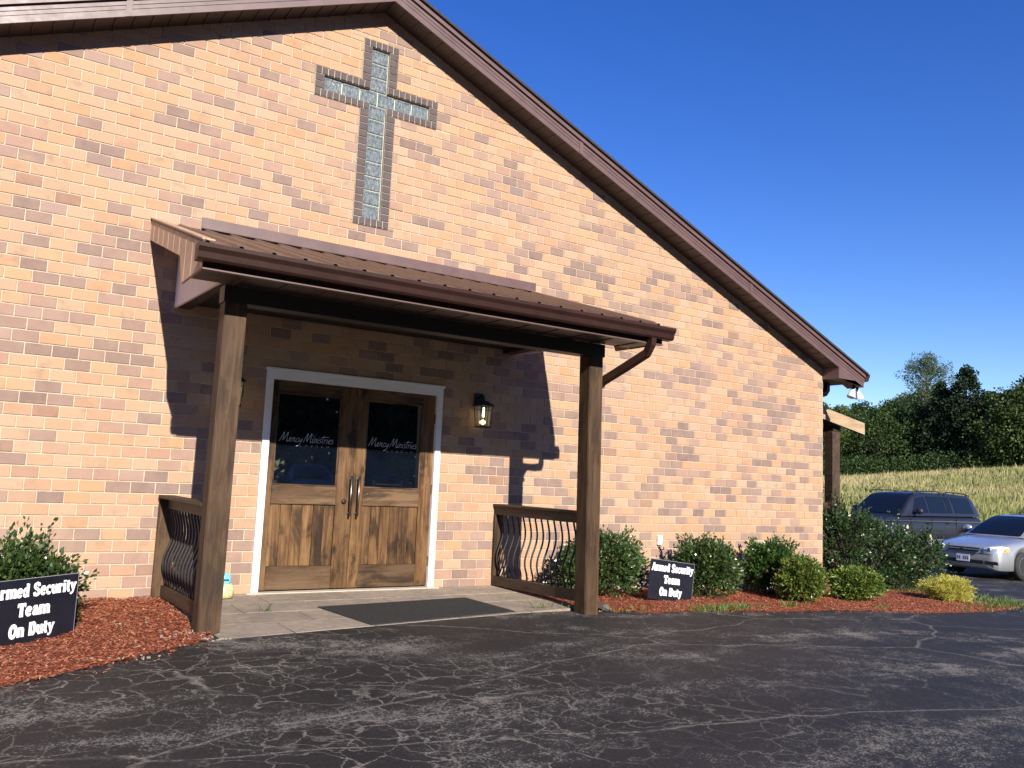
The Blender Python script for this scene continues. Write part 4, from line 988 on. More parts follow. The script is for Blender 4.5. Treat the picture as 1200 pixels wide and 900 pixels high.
# ------------------------------------------------------------------ plants
def leaf_cloud(name, pts, dirs, size, m, parent, seed, fold=.25, aspect=.5, flat=0.):
    """one folded leaf (two triangles making a quad) at every point; size may be an array"""
    r = np.random.default_rng(seed); n = len(pts); P = np.asarray(pts, float)
    D = np.asarray(dirs, float) + r.normal(0, .55, (n, 3)); D /= np.linalg.norm(D, axis=1)[:, None]
    Q = r.normal(0, 1, (n, 3)); Q[:, 2] += flat; 
    S = np.cross(D, Q); S /= np.linalg.norm(S, axis=1)[:, None] + 1e-9
    Nn = np.cross(S, D); sz = (np.asarray(size) * r.uniform(.7, 1.3, n))[:, None] if np.ndim(size) == 0 or np.ndim(size) == 1 else size
    V = np.stack([P, P + D * sz * .5 + S * sz * aspect * .5 + Nn * sz * fold * .3, P + D * sz, P + D * sz * .5 - S * sz * aspect * .5 + Nn * sz * fold * .3], 1)
    o = quads(name, V, m, parent); o['kind'] = 'stuff'; return o
def shrub_points(r, ext, n_tw, per, lump, seed, sprig=.25, low=-.15, taper=1.):
    """twigs radiating from the base towards a lumpy ellipsoid; leaves sit on their outer part"""
    pts, ds, tw = [], [], []
    for i in range(n_tw):
        th = r.uniform(0, 2 * math.pi); cz = r.uniform(low, 1.0); sr = math.sqrt(max(0, 1 - cz * cz))
        d = np.array([sr * math.cos(th), sr * math.sin(th), cz])
        k = 1 + lump * noise.noise((d[0] * 1.8 + seed, d[1] * 1.8, d[2] * 1.8)) + lump * .6 * noise.noise((d[0] * 4.5 + seed, d[1] * 4.5, d[2] * 4.5))
        k *= r.uniform(.45, 1.0) ** .4 if r.random() > sprig else r.uniform(.92, 1.07)
        tip = d * np.array(ext) * k; tip[2] += ext[2] * .0
        base = tip * r.uniform(.35, .6); base[2] -= .05 * ext[2]
        tw.append((base, tip)); nn = max(2, int(per * r.uniform(.6, 1.4)))
        for j in range(nn):
            f = 1 - (j / nn) ** 1.3 if j else 1; p = base + (tip - base) * f + r.normal(0, .012, 3); pts.append(p); q = tip - base; q = q / (np.linalg.norm(q) + 1e-9); ds.append(q * .8 + d * .3 + np.array([0, 0, .25]))
    return np.array(pts), np.array(ds), tw
def shrub(name, label, loc, ext, n_tw, per, size, m, seed, lump=.35, zc=.8, low=-.75, stems=7, sprig=.25, extra=None, cat='shrub', aspect=.55):
    r = np.random.default_rng(seed); z0 = g(loc[0], loc[1]) + .01
    t = thing(name, label, cat, (loc[0], loc[1], z0))
    pts, ds, tw = shrub_points(r, ext, n_tw, per, lump, seed, sprig, low)
    c = np.array([0, 0, ext[2] * zc]); pts = pts + c; keep = pts[:, 2] > .01; pts, ds = pts[keep], ds[keep]
    leaf_cloud('foliage', pts, ds, size, m, t, seed, aspect=aspect)
    b = MB()
    for i in range(stems):
        a, q = tw[int(r.integers(len(tw)))]; b.tube([(r.normal(0, .03), r.normal(0, .03), -.03), tuple((a + c) * [.5, .5, .55]), tuple(a + c)], [.012, .008, .004], 5)
    for k in range(min(60, len(tw))):
        a, q = tw[k]; b.tube([tuple(a + c), tuple(q + c)], [.003, .0015], 3, cap=False)
    b.build('stem', M['bark'], t)
    return t
M['holly'] = leafmat('holly_leaves', (.022, .045, .011), (.048, .085, .022), (.13, .19, .065), .26, .12, .2, .7)
M['holly2'] = leafmat('boxwood_leaves', (.022, .055, .010), (.045, .098, .018), (.11, .18, .04), .33, .15, .15, .5)
M['gold'] = leafmat('golden_tip_leaves', (.035, .085, .014), (.085, .15, .025), (.34, .36, .07), .4, .2, .38, .4)
M['olive'] = leafmat('olive_tip_leaves', (.035, .085, .014), (.10, .16, .026), (.30, .26, .06), .4, .22, .3, .4)
M['yellow'] = leafmat('yellow_thread_leaves', (.28, .29, .04), (.58, .54, .10), (.72, .66, .20), .5, .25, .3, .3)
M['rose'] = leafmat('rose_leaves', (.016, .042, .012), (.034, .075, .020), (.14, .09, .045), .38, .15, .12, .5)
shrub('holly_bush', 'glossy green holly bush behind the left security sign', (-2.0, -1.02, 0), (.41, .34, .375), 1200, 13, .038, M['holly'], 11, .55, .55, sprig=.4)
shrub('holly_bush', 'dark glossy shrub right behind the right porch post', (3.70, -.62, 0), (.60, .38, .37), 1050, 13, .040, M['holly'], 12, .3, .86)
shrub('holly_bush', 'rounded glossy shrub right of the tilted security sign', (5.24, -.66, 0), (.47, .37, .37), 1200, 13, .040, M['holly'], 13, .3, .86)
shrub('boxwood_bush', 'dark green shrub against the wall near the building corner', (6.62, -.52, 0), (.40, .33, .37), 950, 13, .042, M['holly2'], 14, .45, .86, sprig=.35)
shrub('boxwood_bush', 'bright green shrub with olive tips in front of a darker one', (6.38, -1.16, 0), (.32, .29, .29), 950, 13, .036, M['olive'], 15, .25, .88)
shrub('spirea_bush', 'small rounded shrub with golden tips beyond the building corner', (7.62, -1.06, 0), (.33, .30, .225), 950, 12, .036, M['gold'], 16, .3, .85, sprig=.35)
shrub('thread_cypress', 'bright yellow feathery shrub at the far end of the mulch bed', (9.62, -1.16, 0), (.36, .28, .19), 900, 16, .034, M['yellow'], 17, .55, .8, sprig=.5, aspect=.2)
# big rose bush: several sprawling masses on shared canes
rz_ = thing('rose_bush', 'large sprawling dark green rose bush beside the building corner', 'rose bush', (9.55, .25, g(9.5, .25)))
r = np.random.default_rng(33); pa, da = [], []; b = MB(); petals = []
for (cx, cy, cz, ex, ey, ez, ntw) in ((-.38, .10, .72, .62, .5, .52, 420), (.52, .0, .52, .72, .55, .55, 480), (1.25, -.1, .42, .62, .5, .46, 380), (.35, .1, .20, 1.1, .6, .34, 380), (-.05, .1, 1.02, .42, .4, .28, 140), (.95, -.25, .08, .8, .35, .30, 220), (1.62, -.1, .62, .3, .3, .30, 120)):
    p_, d_, tw = shrub_points(r, (ex, ey, ez), ntw, 11, .55, cx * 3 + 5, .35, low=-.6)
    p_ = p_ + np.array([cx, cy, cz]); k = p_[:, 2] > .02; pa.append(p_[k]); da.append(d_[k])
    for i in range(16):
        a, q = tw[i]; o3 = np.array([cx, cy, cz]); b.tube([(cx * .4 + r.normal(0, .08), cy * .4, -.02), tuple((a + o3) * [.7, .7, .6]), tuple(a + o3), tuple(q + o3)], [.011, .008, .005, .003], 5)
    for i in range(5): petals.append(tw[20 + i][1] + np.array([cx, cy, cz]))
leaf_cloud('foliage', np.concatenate(pa), np.concatenate(da), .046, M['rose'], rz_, 34, aspect=.6); b.build('stem', M['bark'], rz_)
fl = MB(); pm = simple('faded_petals', (.62, .56, .36), .6, var=.2)
for p in petals[::5]:
    if p[1] > .35: continue
    for k in range(5):
        a = k * 1.26; x, y, z = p[0], p[1] - .02, p[2]; fl.add([(x, y, z), (x + .022 * math.cos(a) - .012 * math.sin(a), y - .012, z + .022 * math.sin(a) + .012 * math.cos(a)), (x + .034 * math.cos(a), y - .006, z + .034 * math.sin(a)), (x + .022 * math.cos(a) + .012 * math.sin(a), y - .012, z + .022 * math.sin(a) - .012 * math.cos(a))], [(0, 1, 2, 3)])
o = fl.build('blossom', pm, rz_, False)

def blades(name, spots, m, seed, h=(.03, .09), w_=.004, zfun=None):
    r = np.random.default_rng(seed); V = []
    for (x, y, rx, ry, n) in spots:
        for i in range(n):
            a = x + r.normal(0, rx); c = y + r.normal(0, ry); z = g(a, c) + .003; hh = r.uniform(*h); t = r.uniform(0, 6.28); l = r.normal(0, .35, 2) * hh
            ux, uy = math.cos(t) * w_, math.sin(t) * w_; V.append([(a - ux, c - uy, z), (a + ux, c + uy, z), (a + ux * .6 + l[0] * .5, c + uy * .6 + l[1] * .5, z + hh * .65), (a + l[0], c + l[1], z + hh)])
    return tag(quads(name, np.array(V), m), kind='stuff')
blades('grass_tufts', [(4.35, -1.66, .24, .035, 260), (4.75, -1.60, .2, .04, 160), (5.75, -1.50, .12, .05, 90), (7.15, -1.75, .08, .03, 40), (2.75, -1.50, .10, .02, 60), (3.3, -1.63, .2, .015, 40), (8.7, -2.0, .3, .03, 40), (9.9, -1.75, .45, .10, 260), (10.7, -1.3, .4, .35, 900), (10.5, -.4, .4, .4, 700), (10.9, .4, .4, .3, 400), (9.1, -.15, .5, .05, 90), (-.14, -.95, .03, .02, 9), (2.35, -1.42, .05, .02, 24)], M['lawn'], 21)

# ------------------------------------------------------------------ flood light under the eave, side porch
t = thing('flood_light', 'twin white flood light bulbs hanging under the eave corner', 'flood light', (8.90, -.16, 2.836))
wl = simple('white_lamp_glass', (.85, .85, .82), .25, var=.02)
MB().lathe([(.055, 0), (.055, -.025), (.035, -.035)], 0, 0, 16).build('base', M['white_trim'], t)
for s in (-1, 1):
    b = MB(); b.tube([(s * .02, 0, -.03), (s * .045, 0, -.075)], .016, 8); b.build('lamp_holder', M['dark_metal'], t)
    b = MB(); P0 = [(.022, 0), (.024, .03), (.045, .085), (.052, .105), (.05, .112), (.02, .118)]
    b.lathe([(rr, -z) for rr, z in P0], 0, 0, 16); ang = s * .35
    b.v = [(x * math.cos(ang) - z * math.sin(ang) * -1 * -1 + s * .045, y, z * math.cos(ang) + x * math.sin(ang) - .075) for x, y, z in b.v]; b.build('bulb', wl, t)
t.scale = (1.25, 1.25, 1.25)
t = thing('side_porch', 'small wooden side porch with cedar fascia beyond the building corner', 'porch', (9.2, .5, -.3))
def SP(o): return put(t, o)
b = MB(); rf = lambda x: 2.62 - .17 * (x - 8.36)
b.hexa([(8.36, .52, rf(8.36)), (10.07, .52, rf(10.07)), (10.07, 4.5, rf(10.07)), (8.36, 4.5, rf(8.36)), (8.36, .52, rf(8.36) + .02), (10.07, .52, rf(10.07) + .02), (10.07, 4.5, rf(10.07) + .02), (8.36, 4.5, rf(8.36) + .02)]); SP(b.build('roof', M['brown_metal']))
b = MB(); b.hexa([(8.36, .48, rf(8.36) - .185), (10.07, .48, rf(10.07) - .185), (10.07, .518, rf(10.07) - .185), (8.36, .518, rf(8.36) - .185), (8.36, .48, rf(8.36) + .001), (10.07, .48, rf(10.07) + .001), (10.07, .518, rf(10.07) + .001), (8.36, .518, rf(8.36) + .001)]); SP(b.build('fascia_board', M['new_wood']))
for y in (.9, 1.6, 2.3, 3.0, 3.7):
    b = MB(); b.hexa([(8.36, y, rf(8.36) - .14), (10.02, y, rf(10.02) - .14), (10.02, y + .045, rf(10.02) - .14), (8.36, y + .045, rf(8.36) - .14), (8.36, y, rf(8.36) - .001), (10.02, y, rf(10.02) - .001), (10.02, y + .045, rf(10.02) - .001), (8.36, y + .045, rf(8.36) - .001)]); SP(b.build('rafter', M['rail_wood']))
b = MB(); b.box(9.42, 9.57, .602, 4.4, 2.165, 2.26); SP(b.build('beam', M['rail_wood']))
for y in (.60, 4.2): SP(MB().cbox(9.40, 9.59, y, y + .16, -.4, 2.16, .006).build('post', M['rail_wood']))
SP(MB().cbox(8.38, 9.42, .56, .60, -.36, .02, .004).build('skirt_board', M['rail_wood']))
for k in range(7): SP(MB().cbox(8.38 , 9.62, .60 + k * .145, .735 + k * .145, .02, .055, .004).build('deck_board', M['rail_wood']))
for z in (.45, .92): SP(MB().cbox(8.38, 9.30, .57, .62, z, z + .09, .004).build('rail', M['rail_wood']))
for k in range(8): SP(MB().cbox(8.42 + k * .11, 8.45 + k * .11, .575, .61, .06, .93, .002).build('baluster', M['rail_wood']))

# ------------------------------------------------------------------ cars
def carpaint(name, col, rough=.28, metal=.5, coat=1.):
    m, n, b = newmat(name); pos = coords(n, 'obj'); f = noise_(n, pos, 2.5, 4, .6)
    L(n, mix(n, ramp(n, f, [(.35, 0.), (.7, .25)]), col, tuple(c * .75 for c in col)), b.inputs['Base Color'])
    b.inputs['Metallic'].default_value = metal; b.inputs['Roughness'].default_value = rough; b.inputs['Coat Weight'].default_value = coat; b.inputs['Coat Roughness'].default_value = .05; return m
def plain(name, col, rough, metal=0., spec=.5):
    m, n, b = newmat(name); b.inputs['Base Color'].default_value = col + (1,); b.inputs['Roughness'].default_value = rough; b.inputs['Metallic'].default_value = metal; b.inputs['Specular IOR Level'].default_value = spec; return m
M['silver'] = carpaint('silver_paint', (.50, .52, .55), .3, .6)
M['navy'] = carpaint('dark_blue_paint', (.013, .015, .025), .38, .0, .25)
M['car_glass'] = plain('car_glass', (.006, .008, .012), .03, 0, .45)
M['rubber'] = plain('tyre_rubber', (.018, .018, .018), .8); M['alloy'] = plain('alloy', (.55, .56, .58), .3, .9)
M['lens'] = plain('headlight_lens', (.75, .73, .66), .12, 0, .9); M['amber'] = plain('amber_lens', (.75, .35, .10), .2); M['blackplastic'] = plain('black_plastic', (.016, .016, .018), .5)
M['chrome'] = plain('chrome_trim', (.75, .75, .77), .15, 1.); M['plate'] = simple('number_plate_white', (.74, .76, .74), .5, var=.05); M['plate_ink'] = plain('number_plate_ink', (.05, .07, .18), .5)
M['grey_cladding'] = plain('lower_cladding', (.085, .085, .09), .5)
def interp(x, tab): return np.interp(x, [t_[0] for t_ in tab], [t_[1] for t_ in tab])
def car(name, label, loc, rz, spec, paint, group=None):
    """x: 0 at the nose, growing rearwards; y: left(-) / right(+); the nose looks to -x"""
    Lc, W2 = spec['L'], spec['W'] / 2
    t = thing(name, label, spec['cat'], loc, rz, group)
    R_, wx = spec['R'], spec['wx']
    xs = set(np.linspace(0, Lc, 46)) | {.02, .05, .1, Lc - .02, Lc - .06, Lc - .12}
    for w0 in wx: xs |= set(w0 + (R_ + .07) * math.cos(a) for a in np.linspace(0, math.pi, 17))
    xs = sorted(xs)
    hwt, top, belt, sill = spec['hw'], spec['top'], spec['belt'], spec['sill']
    V = []; nr = None
    for x in xs:
        hw = W2 * interp(x, hwt); tp = interp(x, top); bl_ = interp(x, belt); sl_ = interp(x, sill)
        zb = sl_
        for w0 in wx:
            dd = (R_ + .07) ** 2 - (x - w0) ** 2
            if dd > 0: zb = max(zb, R_ + math.sqrt(dd) - .0)
        zb = min(zb, bl_ - .10); mid = max((sl_ + bl_) / 2, zb + .03)
        ring = [(0, sl_), (.80, sl_), (.93, zb), (.985, zb + .015), (1.0, mid), (.99, (mid + bl_) / 2 + .02), (.955, bl_), (.87, bl_ + (tp - bl_) * .55), (.62, tp - .012), (.3, tp), (0, tp + .006)]
        pts = [(x, -hw * a, z) for a, z in ring] + [(x, hw * a, z) for a, z in ring[-2:0:-1]]
        nr = len(pts); V += pts
    b = MB(); fs = []
    for i in range(len(xs) - 1):
        for k in range(nr): fs.append((i * nr + k, i * nr + (k + 1) % nr, (i + 1) * nr + (k + 1) % nr, (i + 1) * nr + k))
    fs += [tuple(range(nr)), tuple(range((len(xs) - 1) * nr, len(xs) * nr))[::-1]]
    b.add(V, fs, True); body = b.build('body', paint, t)
    # greenhouse
    gt = spec['gtop']         # x list: (x, z) roof line; half widths at roof / belt
    gx_ = sorted(set([p[0] for p in gt]) | set(np.linspace(gt[0][0], gt[-1][0], 30)))
    V = []; 
    for x in gx_:
        zt2 = interp(x, gt); zb2 = interp(x, top) - .02; hb = W2 * .93 * interp(x, spec['ghw']); hr = hb - spec['tumble'] * max(0, (zt2 - zb2)) / .5
        zt2 = max(zt2, zb2 + .004); e = min(.05, (zt2 - zb2) * .4)
        ring = [(hb, zb2), (hb - (hb - hr) * .5, zb2 + (zt2 - zb2) * .5), (hr, zt2 - e), (hr - e * 1.2, zt2 - e * .25), (hr * .55, zt2 + e * .15), (0, zt2 + e * .25)]
        V += [(x, -a, z) for a, z in ring] + [(x, a, z) for a, z in ring[-2::-1]]
    nr = 11; fs = []
    for i in range(len(gx_) - 1):
        for k in range(nr - 1): fs.append((i * nr + k, i * nr + k + 1, (i + 1) * nr + k + 1, (i + 1) * nr + k))
    b = MB(); b.add(V, fs, True); b.build('roof', paint, t)
    def gpt(x, side, f):     # point on the side of the greenhouse, f 0 belt .. 1 roof
        zt2 = interp(x, gt); zb2 = interp(x, top) - .02; hb = W2 * .93 * interp(x, spec['ghw']); hr = hb - spec['tumble'] * (zt2 - zb2) / .5
        e = min(.05, (zt2 - zb2) * .4); z = zb2 + (zt2 - e - zb2) * f; return Vector((x, side * (hb + (hr - hb) * f + .012), z))
    for side in (-1, 1):
        for (xa, xb, xc, xd) in spec['side_glass']:     # bottom front, bottom rear, top rear, top front
            f0, f1 = .16, .93; P = [gpt(xa, side, f0), gpt(xb, side, f0), gpt(xc, side, f1), gpt(xd, side, f1)]
            Q = [p + Vector((0, side * .006, 0)) for p in P]; b = MB(); b.add(P + Q, [(0, 1, 2, 3), (7, 6, 5, 4), (0, 4, 5, 1), (1, 5, 6, 2), (2, 6, 7, 3), (3, 7, 4, 0)]); b.build('side_window', M['car_glass'], t)
        for xd_ in spec['doors']:
            y_ = side * (W2 * 1.0 + .002); b = MB()
            b.box(xd_ - .004, xd_ + .004, min(y_, y_ - side * .03), max(y_, y_ - side * .03), interp(xd_, sill) + .06, interp(xd_, belt)); b.build('door_gap', M['blackplastic'], t)
        for xh in spec['handles']:
            y_ = side * (W2 * .995); z = interp(xh, belt) - .10; b = MB(); b.cbox(xh - .10, xh + .10, min(y_, y_ + side * .03), max(y_, y_ + side * .03), z - .015, z + .015, .006); b.build('door_handle', paint, t)
        # mirror
        mx_ = spec['mirror']; b = MB(); zc = interp(mx_, top) + .11; y_ = side * (W2 * .93 + .14)
        bm = bmesh.new(); bmesh.ops.create_icosphere(bm, subdivisions=2, radius=1); b.add([(mx_ + v.co.x * .07, y_ + v.co.y * .12, zc + v.co.z * .085) for v in bm.verts], [[v.index for v in f.verts] for f in bm.faces], True); bm.free()
        b.tube([(mx_ + .02, side * W2 * .90, zc - .06), (mx_, y_, zc - .02)], .025, 6); b.build('mirror', paint if spec['cat'] == 'car' else M['blackplastic'], t)
    # windscreen and rear glass
    def cross(xa, xb, mrg, nm):
        b = MB(); n_, m_ = 10, 8; V = []
        for j in range(m_ + 1):
            x = xa + (xb - xa) * j / m_
            zt2 = interp(x, gt); zb2 = interp(x, top) - .02; hb = W2 * .93 * interp(x, spec['ghw']); hr = hb - spec['tumble'] * max(0, (zt2 - zb2)) / .5
            zt2 = max(zt2, zb2 + .004); e = min(.05, (zt2 - zb2) * .4)
            for k in range(n_ + 1):
                a = -1 + 2 * k / n_; y = a * (hr - mrg); V.append((x - (.012 if xa < xb else -.012), y, float(np.interp(abs(y), [0, hr * .55, hr - e * 1.2, hr], [zt2 + e * .25, zt2 + e * .15, zt2 - e * .25, zt2 - e])) + .010))
        w1 = n_ + 1
        b.add(V, [(j * w1 + k, j * w1 + k + 1, (j + 1) * w1 + k + 1, (j + 1) * w1 + k) for j in range(m_) for k in range(n_)], True); b.build(nm, M['car_glass'], t)
    cross(gt[0][0] + .05, spec['ws_top'], .09, 'windscreen'); cross(gt[-1][0] - .03, spec['rear_top'], .12, 'rear_window')
    # wheels
    proto = None
    for w0 in wx:
        for side in (-1, 1):
            yy = side * (W2 - .115)
            if proto is None:
                b = MB(); b.lathe([(R_ * .62, -.105), (R_ * .95, -.105), (R_, -.08), (R_, .08), (R_ * .95, .105), (R_ * .62, .105)], 0, 0, 28, 1); wme = b.mesh('wheel'); wme.materials.append(M['rubber'])
                b = MB(); b.lathe([(R_ * .63, -.10), (R_ * .60, -.112), (R_ * .55, -.085), (.05, -.07), (.01, -.07)], 0, 0, 24, 1)
                for k in range(5):
                    a = k * 1.2566; ca, sa = math.cos(a), math.sin(a); b.add([(r_ * ca - q * sa, y0, r_ * sa + q * ca) for r_, q, y0 in ((.04, -.035, -.09), (R_ * .58, -.03, -.105), (R_ * .58, .03, -.105), (.04, .035, -.09))], [(0, 1, 2, 3)])
                rme = b.mesh('rim', False); rme.materials.append(M['alloy']); proto = (wme, rme)
            w_ = bpy.data.objects.new('wheel', proto[0]); C.objects.link(w_); w_.parent = t; w_.location = (w0, yy, R_); w_.rotation_euler = (0, 0, 0 if side < 0 else math.pi)
            r_o = bpy.data.objects.new('rim', proto[1]); C.objects.link(r_o); r_o.parent = w_
    b = MB(); b.box(.35, Lc - .35, -W2 + .24, W2 - .24, spec['sill'][1][1] - .02, spec['belt'][2][1] - .22)
    for w0 in wx: b.box(w0 - R_ - .05, w0 + R_ + .05, -W2 + .20, W2 - .20, R_ * .6, R_ * 2 + .1)
    b.build('underbody', M['blackplastic'], t)
    spec['extra'](t, paint, W2, Lc, spec); return t
def patch(t, name, m, pts, th=.012, d=(-1, 0, 0)):
    d = Vector(d); n_ = len(pts); P = [Vector(p) for p in pts]; Q = [p + d * th for p in P]
    b = MB(); b.add(P + Q, [tuple(range(n_)), tuple(range(n_, 2 * n_))[::-1]] + [(i, (i + 1) % n_, n_ + (i + 1) % n_, n_ + i) for i in range(n_)]); return b.build(name, m, t)
def sedan_extra(t, paint, W2, Lc, sp):
    # grille, emblem, lamps wrap around the corners; plate; lower intake
    patch(t, 'grille', M['blackplastic'], [(-.004, -.36, .60), (-.004, .36, .60), (.004, .40, .685), (.004, -.40, .685)], .012)
    patch(t, 'grille_bar', paint, [(-.017, -.37, .630), (-.017, .37, .630), (-.017, .37, .655), (-.017, -.37, .655)], .012)
    patch(t, 'grille_surround', M['chrome'], [(-.010, -.39, .582), (-.010, .39, .582), (-.010, .38, .597), (-.010, -.38, .597)], .014)
    patch(t, 'emblem', M['chrome'], [(-.030, -.055, .632), (-.030, -.02, .632), (-.030, -.02, .622), (-.030, .02, .622), (-.030, .02, .632), (-.030, .055, .632), (-.030, .045, .655), (-.030, .02, .655), (-.030, .02, .664), (-.030, -.02, .664), (-.030, -.02, .655), (-.030, -.045, .655)], .006)
    for s in (-1, 1):
        def P(x, y, z): return (x, s * y, z)
        b = MB(); front = [P(.006, .44, .585), P(.03, .60, .575), (P(.12, .76, .58)), P(.30, .838, .63), P(.36, .842, .72), P(.19, .79, .745), P(.06, .62, .725), P(.010, .47, .69)]
        inn = [Vector(p) + Vector((.03, -s * .02, 0)) for p in front]; out = [Vector(p) + Vector((-.016, s * .016, 0)) for p in front]; n_ = 8
        cen = sum(out, Vector()) / n_ + Vector((-.018, s * .018, 0))
        b.add(inn + out + [cen], [(i, (i + 1) % n_, n_ + (i + 1) % n_, n_ + i) for i in range(n_)] + [(n_ + i, n_ + (i + 1) % n_, 2 * n_) for i in range(n_)], True); hl = b.build('headlight', M['lens'], t)
        b = MB(); b.lathe([(.055, 0), (.05, -.02), (.03, -.03), (.004, -.032)], 0, 0, 14, 0); b.v = [(x + .028, y + s * .585, z + .655) for x, y, z in b.v]; b.build('lamp_reflector', M['chrome'], hl)
        b = MB(); b.add([P(.20, .822, .60), P(.33, .870, .64), P(.36, .870, .71), P(.25, .85, .70)], [(0, 1, 2, 3)]); b.build('indicator', M['amber'], hl, False)
    patch(t, 'lower_intake', M['blackplastic'], [(.0, -.46, .33), (.0, .40, .33), (.0, .40, .41), (.0, -.46, .41)], .008)
    patch(t, 'lower_intake', M['blackplastic'], [(.02, -.80, .33), (-.0, -.50, .33), (-.0, -.50, .405), (.02, -.78, .405)], .012)
    patch(t, 'bumper_crease', M['blackplastic'], [(.0, -.70, .555), (.0, .70, .555), (.0, .70, .560), (.0, -.70, .560)], .004)
    pl = patch(t, 'number_plate', M['plate'], [(-.012, -.155, .36), (-.012, .155, .36), (-.012, .155, .515), (-.012, -.155, .515)], .006)
    for k in range(6):
        if k == 3: continue
        y = -.125 + k * .046; patch(pl, 'plate_mark', M['plate_ink'], [(-.0185, y, .40), (-.0185, y + .024, .40), (-.0185, y + .028, .475), (-.0185, y + .004, .475)], .001)
SED = dict(L=4.58, W=1.73, R=.31, wx=(.92, 3.54), cat='car', tumble=.24,
    hw=[(0, .70), (.03, .80), (.12, .90), (.35, .972), (.8, 1), (3.8, 1), (4.3, .95), (4.55, .86), (4.58, .8)],
    top=[(0, .62), (.02, .69), (.1, .745), (.35, .80), (.8, .875), (1.25, .94), (1.5, .95), (3.5, 1.0), (3.7, 1.02), (4.4, 1.02), (4.55, .96), (4.58, .8)],
    belt=[(0, .60), (.1, .68), (.5, .76), (1.2, .86), (3.6, .93), (4.4, .92), (4.58, .7)],
    sill=[(0, .26), (.1, .20), (.5, .19), (4.0, .21), (4.45, .26), (4.58, .34)],
    gtop=[(1.18, .93), (1.40, 1.05), (1.75, 1.24), (2.05, 1.375), (2.3, 1.425), (2.7, 1.45), (3.1, 1.425), (3.4, 1.33), (3.75, 1.14), (3.98, 1.01)],
    ghw=[(1.18, .90), (1.6, .97), (2.4, 1.), (3.2, .98), (3.98, .86)], ws_top=2.10, rear_top=3.30,
    side_glass=[(1.72, 2.42, 2.42, 2.16), (2.50, 3.18, 3.10, 2.50)], doors=(1.62, 2.46, 3.36), handles=(2.30, 3.12), mirror=1.72, extra=sedan_extra)
def suv_extra(t, paint, W2, Lc, sp):
    for s in (-1, 1):
        y = s * (W2 * .72); b = MB()
        b.tube([(2.05, y, 1.765), (2.15, y, 1.815), (3.25, y, 1.83), (3.35, y, 1.79)], .016, 6); b.tube([(3.50, y, 1.79), (3.60, y, 1.828), (4.55, y, 1.80), (4.68, y, 1.755)], .016, 6)
        for xx, zz in ((2.12, 1.80), (3.3, 1.81), (3.55, 1.81), (4.6, 1.79)): b.box(xx - .035, xx + .035, y - .012, y + .012, zz - .07, zz - .0)
        b.build('roof_rack_rail', M['blackplastic'], t)
        b = MB(); q = s * (W2 * 1.0 + .004); b.box(.45, 4.95, min(q, q - s * .02), max(q, q - s * .02), 1.02, 1.04); b.build('trim_stripe', M['chrome'], t)
        b = MB(); q = s * (W2 * .995 + .012); 
        for xa, xb in ((1.42, 3.62),): b.cbox(xa, xb, min(q, q - s * .05), max(q, q - s * .05), .32, .56, .01)
        b.build('side_cladding', M['grey_cladding'], t)
        f = [(.01, s * .50, .78), (.04, s * .72, .77), (.20, s * .90, .79), (.22, s * .90, .96), (.05, s * .74, .98), (.01, s * .50, .97)]
        patch(t, 'headlight', M['lens'], f, .02, (-1, s * .3, 0))
    patch(t, 'grille', M['blackplastic'], [(-.004, -.46, .74), (-.004, .46, .74), (-.004, .46, .97), (-.004, -.46, .97)], .012)
    patch(t, 'grille_bar', M['chrome'], [(-.017, -.46, .84), (-.017, .46, .84), (-.017, .46, .885), (-.017, -.46, .885)], .014)
    patch(t, 'bumper', M['grey_cladding'], [(-.01, -.88, .40), (-.01, .88, .40), (-.01, .90, .62), (-.01, -.90, .62)], .05)
SUV = dict(L=5.15, W=1.98, R=.37, wx=(.98, 4.08), cat='SUV', tumble=.17,
    hw=[(0, .84), (.05, .90), (.25, .965), (.8, 1), (4.9, 1), (5.1, .97), (5.15, .92)],
    top=[(0, .98), (.06, 1.03), (.5, 1.10), (1.35, 1.17), (1.6, 1.18), (5.0, 1.20), (5.12, 1.15), (5.15, 1.0)],
    belt=[(0, .90), (.1, .98), (.5, 1.02), (1.4, 1.08), (4.9, 1.10), (5.15, .98)],
    sill=[(0, .42), (.1, .38), (.5, .34), (4.6, .36), (5.05, .42), (5.15, .46)],
    gtop=[(1.32, 1.16), (1.55, 1.32), (1.85, 1.56), (2.06, 1.70), (2.25, 1.755), (2.7, 1.785), (4.2, 1.78), (4.75, 1.74), (4.90, 1.66), (5.03, 1.40), (5.12, 1.18)],
    ghw=[(1.32, .93), (1.8, .98), (2.4, 1.), (4.6, 1.), (5.12, .93)], ws_top=2.10, rear_top=4.86,
    side_glass=[(1.80, 2.52, 2.52, 2.12), (2.60, 3.40, 3.36, 2.60), (3.46, 3.66, 3.66, 3.43), (3.80, 4.72, 4.62, 3.76)], doors=(1.60, 2.56, 3.70), handles=(2.40, 3.30), mirror=1.86, extra=suv_extra)
sx_, sy_ = 17.15, 2.80
sed = car('parked_sedan', 'silver four-door sedan parked facing the church at the right edge', (sx_, sy_, g(sx_, sy_) + .004), math.radians(-3), SED, M['silver'])
ux_, uy_ = 18.80, 7.15
suv = car('parked_suv', 'dark blue SUV with roof rack parked behind the rose bush and silver sedan', (ux_, uy_, g(ux_, uy_) + .004), math.radians(-2), SUV, M['navy']); suv.scale = (1.05, 1.0, 1.085)
